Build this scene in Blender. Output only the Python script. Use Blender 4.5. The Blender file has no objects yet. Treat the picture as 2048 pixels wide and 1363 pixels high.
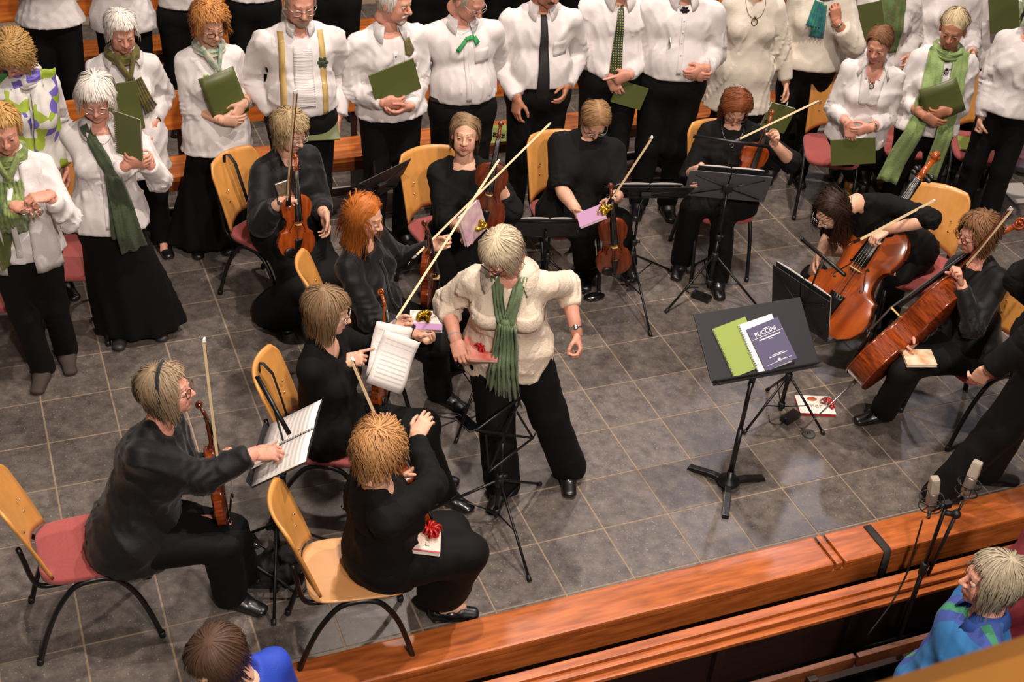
import bpy, bmesh, math, random
import numpy as np
from mathutils import Vector, Matrix

# ------------------------------------------------------------------ camera
T = .36                                     # one floor tile, metres
CAM = np.array([-9.1542, -14.998, 13.053]) * T
CR = np.array([[.9276043847, -.3656404411, .0765321715],
               [-.1565580850, -.5665173310, -.8090412102],
               [.3391749862, .7384884438, -.5827479275]])   # right, down, forward
FPX = 2681.63
scene = bpy.context.scene
cd = bpy.data.cameras.new('camera')
cam = bpy.data.objects.new('camera', cd)
scene.collection.objects.link(cam)
cd.sensor_fit = 'HORIZONTAL'; cd.sensor_width = 36; cd.lens = FPX / 2048 * 36
m = Matrix.Identity(4)
for i in range(3):
    m[i][0] = CR[0][i]; m[i][1] = -CR[1][i]; m[i][2] = -CR[2][i]; m[i][3] = CAM[i]
cam.matrix_world = m
cd.clip_start = .05; cd.clip_end = 100
cd.dof.use_dof = True; cd.dof.focus_distance = 6.3; cd.dof.aperture_fstop = 10.0
scene.camera = cam

# ------------------------------------------------------------------ light
vs = scene.view_settings
vs.view_transform = 'Standard'; vs.look = 'None'; vs.gamma = 1; vs.exposure = -.40
try: vs.use_curve_mapping = False
except Exception: pass
w = bpy.data.worlds.new('world'); scene.world = w; w.use_nodes = True
w.node_tree.nodes['Background'].inputs[0].default_value = (1, .88, .80, 1)
w.node_tree.nodes['Background'].inputs[1].default_value = .115
def lamp(x, y, z, tx, ty, tz, watt, rad, col, cone=70):
    d = bpy.data.lights.new('spot_lamp', 'SPOT'); o = bpy.data.objects.new('spot_lamp', d)
    scene.collection.objects.link(o); o.location = (x, y, z)
    o.rotation_euler = (Vector((tx, ty, tz)) - Vector((x, y, z))).to_track_quat('-Z', 'Y').to_euler()
    d.energy = watt; d.shadow_soft_size = rad; d.color = col
    d.spot_size = math.radians(cone); d.spot_blend = .5
    return o
LW = (1, .86, .77)
lamp(-1.7, -1.6, 8.0, -1.5, .4, 0, 1500, .09, LW, 100)
lamp(1.3, -.6, 8.0, .9, .6, 0, 1650, .09, LW, 100)
lamp(.4, 3.6, 7.8, 0, 2.4, .5, 1400, .15, LW, 100)
lamp(-1.2, -6.6, 6.6, -.2, .2, .8, 800, .25, LW, 95)  # unseen soft fill from the front, added to reach rail and listeners
lamp(-2.6, -7.8, 7.4, -1.9, -4.6, 3.4, 2300, .2, LW, 50)                     # unseen lamp added over the balcony to brighten its rail
sky = lamp(5.6, 5.3, 7.4, .2, -1.2, 0, 650, .22, (.86, .84, 1.), 40)      # cooler lamp far behind on the right, mirrored in the stone

# ------------------------------------------------------------------ survey helpers
def ray(x, y):
    return CR.T @ np.array([(x - 1024) / FPX, (y - 681.5) / FPX, 1.])
def atz(x, y, z):
    d = ray(x, y); return CAM + d * (z - CAM[2]) / d[2]
def atY(x, y, Y):
    d = ray(x, y); return CAM + d * (Y - CAM[1]) / d[1]
def atp(x, y, p, n):
    d = ray(x, y); n = np.array(n, float)
    return CAM + d * (np.dot(np.array(p) - CAM, n) / np.dot(d, n))
def pix(p):
    q = CR @ (np.array(p, float) - CAM); return (1024 + FPX * q[0] / q[2], 681.5 + FPX * q[1] / q[2])
def nrm(v):
    v = np.array(v, float); return v / max(np.linalg.norm(v), 1e-9)
UP = np.array([0, 0, 1.])

# ------------------------------------------------------------------ materials
def lin(h):
    h = h.lstrip('#'); c = [int(h[i:i + 2], 16) / 255 for i in (0, 2, 4)]
    return tuple((x / 12.92 if x <= .04045 else ((x + .055) / 1.055) ** 2.4) for x in c)
MATS = {}
def N(nt, t, **k):
    n = nt.nodes.new(t)
    for a, b in k.items():
        if hasattr(n, a): setattr(n, a, b)
        else: n.inputs[a].default_value = b
    return n
def mat(name, col, rough=.6, metal=0., spec=.5, var=None, bump=None, coat=0, sheen=0, sub=0, stretch=None, col2=None, island=0, trans=0, crease=None):
    """var=(scale, amount): colour mottling; bump=(scale, strength); col2 second colour of the mottling"""
    if name in MATS: return MATS[name]
    m = bpy.data.materials.new(name); m.use_nodes = True; nt = m.node_tree
    b = nt.nodes['Principled BSDF']
    c = lin(col) if isinstance(col, str) else col
    b.inputs['Base Color'].default_value = (*c, 1); b.inputs['Roughness'].default_value = rough
    b.inputs['Metallic'].default_value = metal; b.inputs['Specular IOR Level'].default_value = spec
    b.inputs['Coat Weight'].default_value = coat; b.inputs['Coat Roughness'].default_value = .12
    b.inputs['Sheen Weight'].default_value = sheen
    if sub:
        b.inputs['Subsurface Weight'].default_value = sub; b.inputs['Subsurface Radius'].default_value = (.012, .004, .002)
    if trans: b.inputs['Transmission Weight'].default_value = trans
    tc = N(nt, 'ShaderNodeTexCoord'); src = tc.outputs['Object']
    if stretch:
        mp = N(nt, 'ShaderNodeMapping'); mp.inputs['Scale'].default_value = stretch
        nt.links.new(src, mp.inputs[0]); src = mp.outputs[0]
    last = None
    if var:
        n = N(nt, 'ShaderNodeTexNoise'); n.inputs['Scale'].default_value = var[0]; n.inputs['Detail'].default_value = 5
        nt.links.new(src, n.inputs['Vector'])
        r = N(nt, 'ShaderNodeValToRGB'); r.color_ramp.elements[0].position = .33; r.color_ramp.elements[1].position = .67
        if col2 is not None:
            c2 = lin(col2) if isinstance(col2, str) else col2
        else: c2 = tuple(x * (1 - var[1]) for x in c)
        r.color_ramp.elements[0].color = (*c2, 1); r.color_ramp.elements[1].color = (*c, 1)
        nt.links.new(n.outputs['Fac'], r.inputs[0]); last = r.outputs[0]
    if island:
        g = N(nt, 'ShaderNodeNewGeometry'); mx = N(nt, 'ShaderNodeMix'); mx.data_type = 'RGBA'; mx.blend_type = 'MULTIPLY'
        mr = N(nt, 'ShaderNodeMapRange'); mr.inputs[3].default_value = 1 - island; mr.inputs[4].default_value = 1 + island * .6
        nt.links.new(g.outputs['Random Per Island'], mr.inputs[0])
        mx.inputs[0].default_value = 1
        if last: nt.links.new(last, mx.inputs[6])
        else: mx.inputs[6].default_value = (*c, 1)
        nt.links.new(mr.outputs[0], mx.inputs[7]); last = mx.outputs[2]
    if last: nt.links.new(last, b.inputs['Base Color'])
    if bump:
        n = N(nt, 'ShaderNodeTexNoise'); n.inputs['Scale'].default_value = bump[0]; n.inputs['Detail'].default_value = 4
        nt.links.new(src, n.inputs['Vector'])
        bp = N(nt, 'ShaderNodeBump'); bp.inputs['Strength'].default_value = bump[1]; bp.inputs['Distance'].default_value = .01
        nt.links.new(n.outputs['Fac'], bp.inputs['Height']); nt.links.new(bp.outputs[0], b.inputs['Normal'])
    if crease:
        n2 = N(nt, 'ShaderNodeTexNoise'); n2.noise_type = 'RIDGED_MULTIFRACTAL'; n2.inputs['Scale'].default_value = crease[0]; n2.inputs['Detail'].default_value = 2.5; n2.inputs['Distortion'].default_value = 1.1
        mp2 = N(nt, 'ShaderNodeMapping'); mp2.inputs['Scale'].default_value = (1, 1, .55); mp2.inputs['Rotation'].default_value = (.3, .25, .2); nt.links.new(tc.outputs['Object'], mp2.inputs[0]); nt.links.new(mp2.outputs[0], n2.inputs['Vector'])
        bp2 = N(nt, 'ShaderNodeBump'); bp2.inputs['Strength'].default_value = crease[1]; bp2.inputs['Distance'].default_value = .03
        nt.links.new(n2.outputs['Fac'], bp2.inputs['Height'])
        if bump: nt.links.new(bp2.outputs[0], bp.inputs['Normal'])
        else: nt.links.new(bp2.outputs[0], b.inputs['Normal'])
    MATS[name] = m
    return m

# ------------------------------------------------------------------ mesh building
COL = scene.collection
class MB:
    def __init__(s): s.v = []; s.f = []; s.mi = []; s.n = 0; s.sm = []
    def add(s, v, f, mi=0, smooth=True):
        v = np.asarray(v, float); s.v.append(v)
        for q in f: s.f.append([int(i) + s.n for i in q])
        s.mi += list(mi) if hasattr(mi, '__len__') else [mi] * len(f)
        s.sm += [smooth] * len(f); s.n += len(v)
        return s
    def box(s, c, size, R=None, mi=0, taper=1.):
        h = np.array(size) / 2
        v = np.array([[x, y, z] for z in (-1, 1) for y in (-1, 1) for x in (-1, 1)], float) * h
        v[4:, :2] *= taper
        if R is not None: v = v @ np.array(R)          # rows of R are the box axes
        return s.add(v + np.array(c), [(0, 2, 3, 1), (4, 5, 7, 6), (0, 1, 5, 4), (2, 6, 7, 3), (0, 4, 6, 2), (1, 3, 7, 5)], mi, False)
    def tube(s, pts, r, n=8, mi=0, cap=True, flat=None, side=None, closed=False):
        """sweep along pts; r radius or list; flat=(a,b) scales the two cross axes; side: preferred first axis"""
        P = np.array(pts, float); k = len(P)
        rr = np.full(k, r) if np.isscalar(r) else np.array(r, float)
        tg = np.gradient(P, axis=0) if not closed else (np.roll(P, -1, 0) - np.roll(P, 1, 0))
        tg /= np.maximum(np.linalg.norm(tg, axis=1, keepdims=True), 1e-9)
        if side is None:
            a = np.array([0, 0, 1.]) if abs(tg[0][2]) < .9 else np.array([1., 0, 0])
        else: a = np.array(side, float)
        vs = []; fa, fb = flat if flat else (1, 1)
        ang = np.linspace(0, 2 * np.pi, n, endpoint=False)
        for i in range(k):
            if side is not None and np.ndim(side) == 2: a = np.array(side[i], float)
            a2 = a - tg[i] * (a @ tg[i]); a2 /= max(np.linalg.norm(a2), 1e-9); b = np.cross(tg[i], a2)
            if side is None or np.ndim(side) == 1: a = a2
            vs.append(P[i] + rr[i] * (np.outer(np.cos(ang) * fa, a2) + np.outer(np.sin(ang) * fb, b)))
        f = []
        rng = k if closed else k - 1
        for i in range(rng):
            for j in range(n):
                A = i * n; B = ((i + 1) % k) * n; j2 = (j + 1) % n
                f.append((A + j, A + j2, B + j2, B + j))
        if cap and not closed:
            f.append(tuple(range(n))[::-1]); f.append(tuple((k - 1) * n + j for j in range(n)))
        return s.add(np.concatenate(vs), f, mi)
    def lathe(s, prof, n=16, c=(0, 0, 0), R=None, mi=0):
        ang = np.linspace(0, 2 * np.pi, n, endpoint=False)
        v = np.array([[r * math.cos(a), r * math.sin(a), z] for r, z in prof for a in ang])
        if R is not None: v = v @ np.array(R)
        f = [(i * n + j, i * n + (j + 1) % n, (i + 1) * n + (j + 1) % n, (i + 1) * n + j) for i in range(len(prof) - 1) for j in range(n)]
        f.append(tuple(range(n))[::-1]); f.append(tuple((len(prof) - 1) * n + j for j in range(n)))
        return s.add(v + np.array(c), f, mi)
    def ball(s, c, r, n=10, R=None, mi=0):
        r = np.full(3, r) if np.isscalar(r) else np.array(r, float)
        v = [(0, 0, -1)]; m = n // 2
        for i in range(1, m):
            t = -math.pi / 2 + math.pi * i / m
            v += [(math.cos(t) * math.cos(2 * math.pi * j / n), math.cos(t) * math.sin(2 * math.pi * j / n), math.sin(t)) for j in range(n)]
        v.append((0, 0, 1)); v = np.array(v) * r
        if R is not None: v = v @ np.array(R)
        f = [(0, 1 + (j + 1) % n, 1 + j) for j in range(n)]
        for i in range(m - 2):
            f += [(1 + i * n + j, 1 + i * n + (j + 1) % n, 1 + (i + 1) * n + (j + 1) % n, 1 + (i + 1) * n + j) for j in range(n)]
        L = len(v) - 1; o = 1 + (m - 2) * n
        f += [(o + j, o + (j + 1) % n, L) for j in range(n)]
        return s.add(v + np.array(c), f, mi)
    def prism(s, poly, h, c=(0, 0, 0), R=None, mi=0):
        """extrude 2-D poly (local x,y) by h along local z, centred"""
        n = len(poly)
        v = np.array([[x, y, -h / 2] for x, y in poly] + [[x, y, h / 2] for x, y in poly])
        if R is not None: v = v @ np.array(R)
        f = [tuple(range(n))[::-1], tuple(range(n, 2 * n))] + [(i, (i + 1) % n, n + (i + 1) % n, n + i) for i in range(n)]
        return s.add(v + np.array(c), f, mi, False)
    def mesh(s, name, mats, bevel=0):
        me = bpy.data.meshes.new(name)
        V = np.concatenate(s.v) if s.v else np.zeros((0, 3))
        me.from_pydata(V.tolist(), [], s.f)
        for mt in (mats if isinstance(mats, (list, tuple)) else [mats]): me.materials.append(mt)
        me.polygons.foreach_set('material_index', s.mi); me.polygons.foreach_set('use_smooth', s.sm)
        me.update()
        if bevel:
            bm = bmesh.new(); bm.from_mesh(me)
            bmesh.ops.bevel(bm, geom=[e for e in bm.edges if e.is_manifold and e.calc_face_angle(0) > .6], offset=bevel, segments=2, affect='EDGES', profile=.7)
            bm.to_mesh(me); bm.free()
        return me
    def build(s, name, mats, parent=None, bevel=0):
        o = bpy.data.objects.new(name, s.mesh(name, mats, bevel)); COL.objects.link(o)
        if parent is not None: o.parent = parent
        return o
def tag(o, label, cat, group=None, kind=None):
    if label: o['label'] = label
    if cat: o['category'] = cat
    if group: o['group'] = group
    if kind: o['kind'] = kind
    return o
def thing(name, label, cat, loc=(0, 0, 0), R=None, group=None):
    o = bpy.data.objects.new(name, None); COL.objects.link(o); o.empty_display_size = .1
    mm = Matrix.Identity(4)
    if R is not None:
        for i in range(3):
            for j in range(3): mm[j][i] = float(R[i][j])       # rows of R are the local axes
    for i in range(3): mm[i][3] = float(loc[i])
    o.matrix_world = mm
    return tag(o, label, cat, group)
def rz(a):
    c, s_ = math.cos(a), math.sin(a); return np.array([[c, s_, 0], [-s_, c, 0], [0, 0, 1.]])   # rows = axes
def frame(y, zhint):
    """rows x,y,z with y along y and z near zhint"""
    y = nrm(y); z = np.array(zhint, float); z = nrm(z - y * (z @ y)); return np.array([np.cross(y, z), y, z])
def copy_tree(o, parent=None):
    c = o.copy(); COL.objects.link(c); c.parent = parent
    for ch in o.children: copy_tree(ch, c)
    return c

# ------------------------------------------------------------------ soft solids (signed distance -> one smooth mesh)
f4 = np.float32
class Sdf:
    """ellipsoids and tapered capsules melted together; cuts carve"""
    def __init__(s): s.p = []; s.c = []; s.mod = None
    def ell(s, c, r, R=None, k=.03):
        s.p.append(('e', np.array(c, f4), np.array(r, f4) if not np.isscalar(r) else np.full(3, r, f4), np.array(R if R is not None else np.eye(3), f4), k)); return s
    def cap(s, a, b, ra, rb, side=None, k=.03):
        """ra, rb: radius or (side, front) pair"""
        a = np.array(a, f4); b = np.array(b, f4)
        ra = (ra, ra) if np.isscalar(ra) else ra; rb = (rb, rb) if np.isscalar(rb) else rb
        s.p.append(('x', a, b, ra, rb, None if side is None else np.array(side, f4), k)); return s
    def cut(s, kind, *a): s.c.append((kind, a)); return s
    @staticmethod
    def ev1(q, P):
        if q[0] == 'e':
            d = (P - q[1]) @ q[3].T; u = d / q[2]
            n = np.sqrt((u * u).sum(1)); g = np.sqrt(((u / q[2]) ** 2).sum(1))
            return n * (n - 1) / np.maximum(g, 1e-6)
        _, a, b, ra, rb, side, k = q
        ab = b - a; L2 = max(float(ab @ ab), 1e-9); w = P - a
        t = np.clip(w @ ab / L2, 0, 1)
        w = w - t[:, None] * ab
        if side is None or (abs(ra[0] - ra[1]) < 1e-6 and abs(rb[0] - rb[1]) < 1e-6):
            return np.sqrt((w * w).sum(1)) - (ra[0] + t * (rb[0] - ra[0]))
        ax = ab / math.sqrt(L2); S = side - ax * float(side @ ax); S = S / max(float(np.linalg.norm(S)), 1e-6); Fv = np.cross(ax, S)
        rs = ra[0] + t * (rb[0] - ra[0]); rf = ra[1] + t * (rb[1] - ra[1]); rm = np.minimum(rs, rf)
        n = np.sqrt((w @ S / rs) ** 2 + (w @ Fv / rf) ** 2 + (w @ ax / rm) ** 2)
        return (n - 1) * (rm * .5 + .5 * np.maximum(rs, rf) * .8)
    def ev(s, P, mod=True):
        P = P.astype(f4); d = None
        for q in s.p:
            e = s.ev1(q, P); k = q[-1]
            if d is None: d = e
            else:
                h = np.clip(.5 + .5 * (d - e) / k, 0, 1); d = d + (e - d) * h - k * h * (1 - h)
        if mod and s.mod is not None: d = d + s.mod(P)
        for kind, a in s.c:
            if kind == 'plane':                 # remove the side the normal points to
                d = np.maximum(d, (P - np.array(a[0], f4)) @ np.array(a[1], f4))
            else:                               # remove a solid
                e = -s.ev1(a[0], P); k = a[1]
                h = np.clip(.5 - .5 * (d - e) / k, 0, 1); d = d + (e - d) * h + k * h * (1 - h)
        return d
    def bounds(s):
        lo = []; hi = []
        for q in s.p:
            if q[0] == 'e': r = float(q[2].max()); lo.append(q[1] - r); hi.append(q[1] + r)
            else:
                r = max(*q[3], *q[4]); lo.append(np.minimum(q[1], q[2]) - r); hi.append(np.maximum(q[1], q[2]) + r)
        return np.min(lo, 0) - .03, np.max(hi, 0) + .03
    def mesh(s, h, B=5):
        lo, hi = s.bounds(); H = h * B
        for kind, a in s.c:
            if kind == 'plane' and not getattr(s, 'noclip', False):
                n = np.array(a[1])
                if n[2] < -.95: lo[2] = max(lo[2], a[0][2] - .03)
        nb = np.ceil((hi - lo) / H).astype(int) + 1
        g = np.stack(np.meshgrid(*[np.arange(n) for n in nb], indexing='ij'), -1).reshape(-1, 3)
        dc = s.ev(lo + (g + .5) * H, False)
        act = g[np.abs(dc) < H * 1.0 + .012]
        if len(act) == 0: return np.zeros((0, 3)), np.zeros((0, 4), int)
        loc = np.stack(np.meshgrid(*[np.arange(B + 1)] * 3, indexing='ij'), -1).reshape(-1, 3)
        n1 = nb * B + 2
        gi = (act[:, None] * B + loc[None]).reshape(-1, 3)
        idx = (gi[:, 0] * n1[1] + gi[:, 1]) * n1[2] + gi[:, 2]
        u, first = np.unique(idx, return_index=True)
        gu = gi[first]; val = np.empty(len(u), f4)
        for i in range(0, len(u), 60000): val[i:i + 60000] = s.ev(lo + gu[i:i + 60000] * h)
        # cells
        lc = np.stack(np.meshgrid(*[np.arange(B)] * 3, indexing='ij'), -1).reshape(-1, 3)
        ce = (act[:, None] * B + lc[None]).reshape(-1, 3)
        lin_ = lambda q: (q[:, 0] * n1[1] + q[:, 1]) * n1[2] + q[:, 2]
        co = np.array([[i, j, k] for i in (0, 1) for j in (0, 1) for k in (0, 1)])
        cv = np.stack([val[np.searchsorted(u, lin_(ce + c))] for c in co], 1)
        sg = cv < 0; on = sg.any(1) & ~sg.all(1)
        ce = ce[on]; cv = cv[on]; sg = sg[on]
        if len(ce) == 0: return np.zeros((0, 3)), np.zeros((0, 4), int)
        acc = np.zeros((len(ce), 3)); cnt = np.zeros(len(ce))
        for a in range(8):
            for b in range(a + 1, 8):
                if np.abs(co[a] - co[b]).sum() != 1: continue
                x = sg[:, a] != sg[:, b]
                t = cv[:, a] / np.where(x, cv[:, a] - cv[:, b], 1)
                p = co[a] + t[:, None] * (co[b] - co[a])
                acc[x] += p[x]; cnt[x] += 1
        V = lo + (ce + acc / cnt[:, None]) * h
        cid = lin_(ce); order = np.argsort(cid); cs = cid[order]
        F = []
        for ax in range(3):
            e = np.eye(3, dtype=int); d1 = e[(ax + 1) % 3]; d2 = e[(ax + 2) % 3]
            # edge from corner 0 of the cell along ax, cells ce, ce-d1, ce-d1-d2, ce-d2
            c1 = [i for i in range(8) if (co[i] == e[ax]).all()][0]
            x = sg[:, 0] != sg[:, c1]
            c = ce[x]; ids = [lin_(c), lin_(c - d1), lin_(c - d1 - d2), lin_(c - d2)]
            pos = [np.minimum(np.searchsorted(cs, i), len(cs) - 1) for i in ids]
            ok = np.all([cs[p] == i for p, i in zip(pos, ids)], 0)
            q = np.stack([order[p] for p in pos], 1)[ok]
            fl = ~sg[x, 0][ok]
            q[fl] = q[fl][:, ::-1]
            F.append(q)
        return V, np.concatenate(F)
def sdf_obj(sd, h, name, mats, parent, smooth=1):
    V, F = sd.mesh(h)
    if smooth: V = relax(V, F, smooth)
    me = bpy.data.meshes.new(name); quick(me, V, F)
    for mt in (mats if isinstance(mats, (list, tuple)) else [mats]): me.materials.append(mt)
    o = bpy.data.objects.new(name, me); COL.objects.link(o); o.parent = parent
    return o
def relax(V, F, n=1):
    for _ in range(n):
        acc = np.zeros_like(V); c = np.zeros(len(V))
        for a in range(4):
            for b in ((a + 1) % 4, (a - 1) % 4):
                np.add.at(acc, F[:, a], V[F[:, b]]); np.add.at(c, F[:, a], 1)
        V = V * .5 + .5 * acc / np.maximum(c, 1)[:, None]
    return V
def quick(me, V, F):
    me.vertices.add(len(V)); me.vertices.foreach_set('co', np.asarray(V, f4).ravel())
    me.loops.add(F.size); me.loops.foreach_set('vertex_index', F.astype(np.int32).ravel())
    me.polygons.add(len(F)); me.polygons.foreach_set('loop_start', np.arange(0, F.size, 4, dtype=np.int32))
    try: me.polygons.foreach_set('loop_total', np.full(len(F), 4, np.int32))
    except Exception: pass
    me.polygons.foreach_set('use_smooth', np.ones(len(F), bool)); me.update(calc_edges=True)

# ------------------------------------------------------------------ people: head and hand shapes, made once and reused
def proto_head(male, smile=0, fat=0, res=.0052):
    s = Sdf(); w = .004 if male else 0
    s.ell((0, -.014, .032), (.073, .093, .084), k=.02)
    s.ell((0, .022, -.02), (.061 + w + fat, .064, .080), k=.03)
    s.ell((0, .034, -.072), (.046 + w * 1.6 + fat, .042, .034), k=.03)
    s.ell((0, .064 + w, -.098), (.019 + w, .015, .013), k=.022)
    for x in (-1, 1):
        s.ell((x * .037, .060, -.030), (.021 + fat * .6, .019, .020 + smile * .003), k=.02)
        s.ell((x * .040, .050, -.062), (.016 + fat, .018, .020), k=.025)
    s.cap((-.030, .079, .019), (.030, .079, .019), .011 + w * .4, .011 + w * .4, k=.014)
    for x in (-1, 1): s.ell((x * .032, .093, .000), (.0165, .012, .0095), k=.010); s.p[-1] = s.p[-1]
    sock = s.p[-2:]; del s.p[-2:]
    for q in sock: s.cut('solid', q, .010)
    s.cap((0, .086, .010), (0, .108 + w * .5, -.029), .0075, .0115 + w * .3, k=.008)
    for x in (-1, 1): s.ell((x * .0125, .094, -.033), (.0095, .011, .008), k=.006)
    sp = .006 * smile
    for x in (-1, 1):
        s.cap((x * (.025 + sp), .0785, -.0645 + sp), (0, .0890, -.0610), .0034, .0048, k=.006)
        s.cap((x * (.022 + sp), .0785, -.0680 + sp * .7), (0, .0872, -.0715), .0034, .0057, k=.006)
    for x in (-1, 1):
        s.cut('solid', ('x', np.array((x * (.024 + sp), .082, -.0655 + sp * 1.1), f4), np.array((0, .1, -.0662), f4), (.0016,) * 2, (.0022,) * 2, None, .004), .004)
    for x in (-1, 1):
        s.ell((x * .075, -.008, -.012), (.010, .020, .031), R=[[math.cos(.35), -x * math.sin(.35), 0], [x * math.sin(.35), math.cos(.35), 0], [0, 0, 1]], k=.008)
    s.cap((0, -.022, -.055), (0, -.036, -.115), (.052 + w, .054 + w), (.053 + w * 2, .054 + w * 2), side=(1, 0, 0), k=.03)
    s.cut('plane', (0, 0, -.128), (0, 0, -1))
    V, F = s.mesh(res)
    V = relax(V, F, 1)
    c = V[F].mean(1); mi = np.zeros(len(F), int)
    ax = np.abs(c[:, 0]); zc = c[:, 2]
    lip = (ax < .0245 + sp) & (np.abs(zc + .0665 - sp * (ax / .02) ** 2) < .0088 - .0055 * (ax / (.026 + sp)) ** 2) & (c[:, 1] > .072)
    mi[lip] = 1
    br = (ax > .011) & (ax < .050) & (np.abs(zc - (.0235 + .004 * (1 - ((ax - .028) / .02) ** 2))) < .0030) & (c[:, 1] > .05)
    mi[br] = 2
    return V, F, mi
def proto_hand(curl, thumb=.3, spread=.0):
    """left hand, wrist at origin, fingers +y, back of hand +z, thumb +x"""
    s = Sdf()
    s.cap((0, -.016, 0), (0, .014, 0), (.0265, .021), (.030, .0165), side=(1, 0, 0), k=.012)
    s.cap((0, .010, 0), (.001, .080, 0), (.033, .0155), (.037, .0125), side=(1, 0, 0), k=.012)
    s.ell((.022, .035, -.010), (.017, .028, .013), k=.012); s.ell((-.022, .04, -.009), (.013, .03, .011), k=.012)
    for i, (x, y, L, r) in enumerate([(.0285, .083, .070, .0088), (.0095, .088, .077, .0090), (-.0095, .085, .071, .0086), (-.0275, .077, .056, .0078)]):
        cs = curl[i]; p = np.array([x, y, .001]); a = 0; sx = math.sin((x) * 6 * (.4 + spread * 3))
        for j, fr in enumerate((.45, .30, .25)):
            a += math.radians(cs) * (1., 1.15, .8)[j]
            d = np.array([sx, math.cos(a), -math.sin(a)]); d /= np.linalg.norm(d)
            q = p + d * L * fr
            s.cap(p, q, r * (1 - .07 * j), r * (.93 - .07 * j), k=.0035 if j or i else .008); p = q
    t0 = np.array([.024, .022, -.006]); d1 = nrm((.75 - thumb * .5, .62, -.25 - thumb * .55)); t1 = t0 + d1 * .043
    d2 = nrm((.42 - thumb * .8, .85, -.28 - thumb * .6)); t2 = t1 + d2 * .031; t3 = t2 + nrm((.2 - thumb, .9, -.25 - thumb * .4)) * .026
    s.cap(t0, t1, .0135, .0110, k=.010); s.cap(t1, t2, .0105, .0095, k=.004); s.cap(t2, t3, .0095, .0078, k=.004)
    V, F = s.mesh(.0047)
    return relax(V, F, 1), F
HEADS = {}
def get_head(*a):
    if a not in HEADS: HEADS[a] = proto_head(*a)
    return HEADS[a]
HANDP = {'relax': ((22, 26, 30, 34), .3), 'flat': ((6, 6, 8, 10), .1), 'hold': ((42, 46, 50, 54), .7), 'grip': ((64, 68, 70, 72), 1.),
         'point': ((4, 62, 72, 76), .8), 'clasp': ((34, 38, 42, 44), .5), 'pinch': ((48, 40, 42, 46), .75), 'fist': ((80, 84, 86, 86), 1.1)}
HANDS = {}
def get_hand(k):
    if k not in HANDS: HANDS[k] = proto_hand(*HANDP[k])
    return HANDS[k]
def proto_shoe(kind):
    s = Sdf()
    if kind == 'boot':
        s.cap((0, -.03, .13), (0, -.02, .05), (.042, .05), (.043, .055), side=(1, 0, 0), k=.03)
    s.cap((0, -.045, .042), (0, .03, .045), (.034, .036), (.040, .034), side=(1, 0, 0), k=.03)
    s.cap((0, .03, .036), (.004, .145, .022), (.042, .030), (.036, .019), side=(1, 0, 0), k=.03)
    if kind == 'heel': s.cap((0, -.055, .04), (0, -.06, .0), .022, .014, k=.015)
    s.cap((0, -.05, .010), (.003, .135, .010), (.040, .013), (.040, .012), side=(1, 0, 0), k=.008)
    s.cut('plane', (0, 0, 0), (0, 0, -1))
    if kind == 'pump': s.cut('solid', ('x', np.array((0, -.02, .075), f4), np.array((0, .05, .07), f4), (.032,) * 2, (.030,) * 2, None, .01), .008)
    V, F = s.mesh(.008)
    me = bpy.data.meshes.new('shoe'); quick(me, relax(V, F, 1), F); return me
SHOES = {}
def get_shoe(kind, m):
    k = (kind, m.name)
    if k not in SHOES:
        me = proto_shoe(kind); me.materials.append(m); SHOES[k] = me
    return SHOES[k]

def sheet(G, th, mb, mi=0, smooth=True):
    """G: (n,m,3) grid -> thin closed sheet appended to mb"""
    G = np.array(G, float); n, m_ = G.shape[:2]
    du = np.gradient(G, axis=0); dv = np.gradient(G, axis=1)
    nn = np.cross(du, dv); nn /= np.maximum(np.linalg.norm(nn, axis=2, keepdims=True), 1e-9)
    V = np.concatenate([(G + nn * th / 2).reshape(-1, 3), (G - nn * th / 2).reshape(-1, 3)]); o = n * m_
    f = []
    for i in range(n - 1):
        for j in range(m_ - 1):
            a = i * m_ + j; f.append((a, a + m_, a + m_ + 1, a + 1)); f.append((o + a, o + a + 1, o + a + m_ + 1, o + a + m_))
    bd = [i * m_ for i in range(n)] + [(n - 1) * m_ + j for j in range(1, m_)] + [i * m_ + m_ - 1 for i in range(n - 2, -1, -1)] + [j for j in range(m_ - 2, 0, -1)]
    for a, b in zip(bd, bd[1:] + bd[:1]): f.append((b, a, o + a, o + b))
    mb.add(V, f, mi, smooth); return mb

def fold_noise(seed, A, fr, drape=.35):
    """creases: soft valleys between sharper ridges, warped so that no two run alike"""
    r = np.random.RandomState(seed); K = r.randn(5, 3); K /= np.linalg.norm(K, axis=1, keepdims=True); K *= fr; K[:, 2] *= drape; ph = r.rand(5) * 6.28
    W = r.randn(3, 3) * fr * .33
    K = K.astype(f4); W = W.astype(f4)
    def f(P):
        w0 = np.sin(P @ W[0] + ph[0]); w1 = np.sin(P @ W[1] + ph[1]); w2 = np.sin(P @ W[2] + ph[2])
        a = 1 - np.abs(np.sin(P @ K[0] + 2.2 * w0 + .8 * w1)); b = 1 - np.abs(np.sin(P @ K[1] * .8 + 2.0 * w1 + w2)); c = 1 - np.abs(np.sin(P @ K[2] * 1.5 + 2.4 * w2 + w0))
        e = 1 - np.abs(np.sin(P @ K[3] * 2.6 + 2.2 * w1 + 1.5 * a)); 
        return (A * (.85 - .55 * e * e * (.5 + .5 * w1) - 1.25 * a * a * (.55 + .45 * w2) - .9 * b * b * (.5 + .5 * w0) - .45 * c * c)).astype(f4)
    return f

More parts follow.
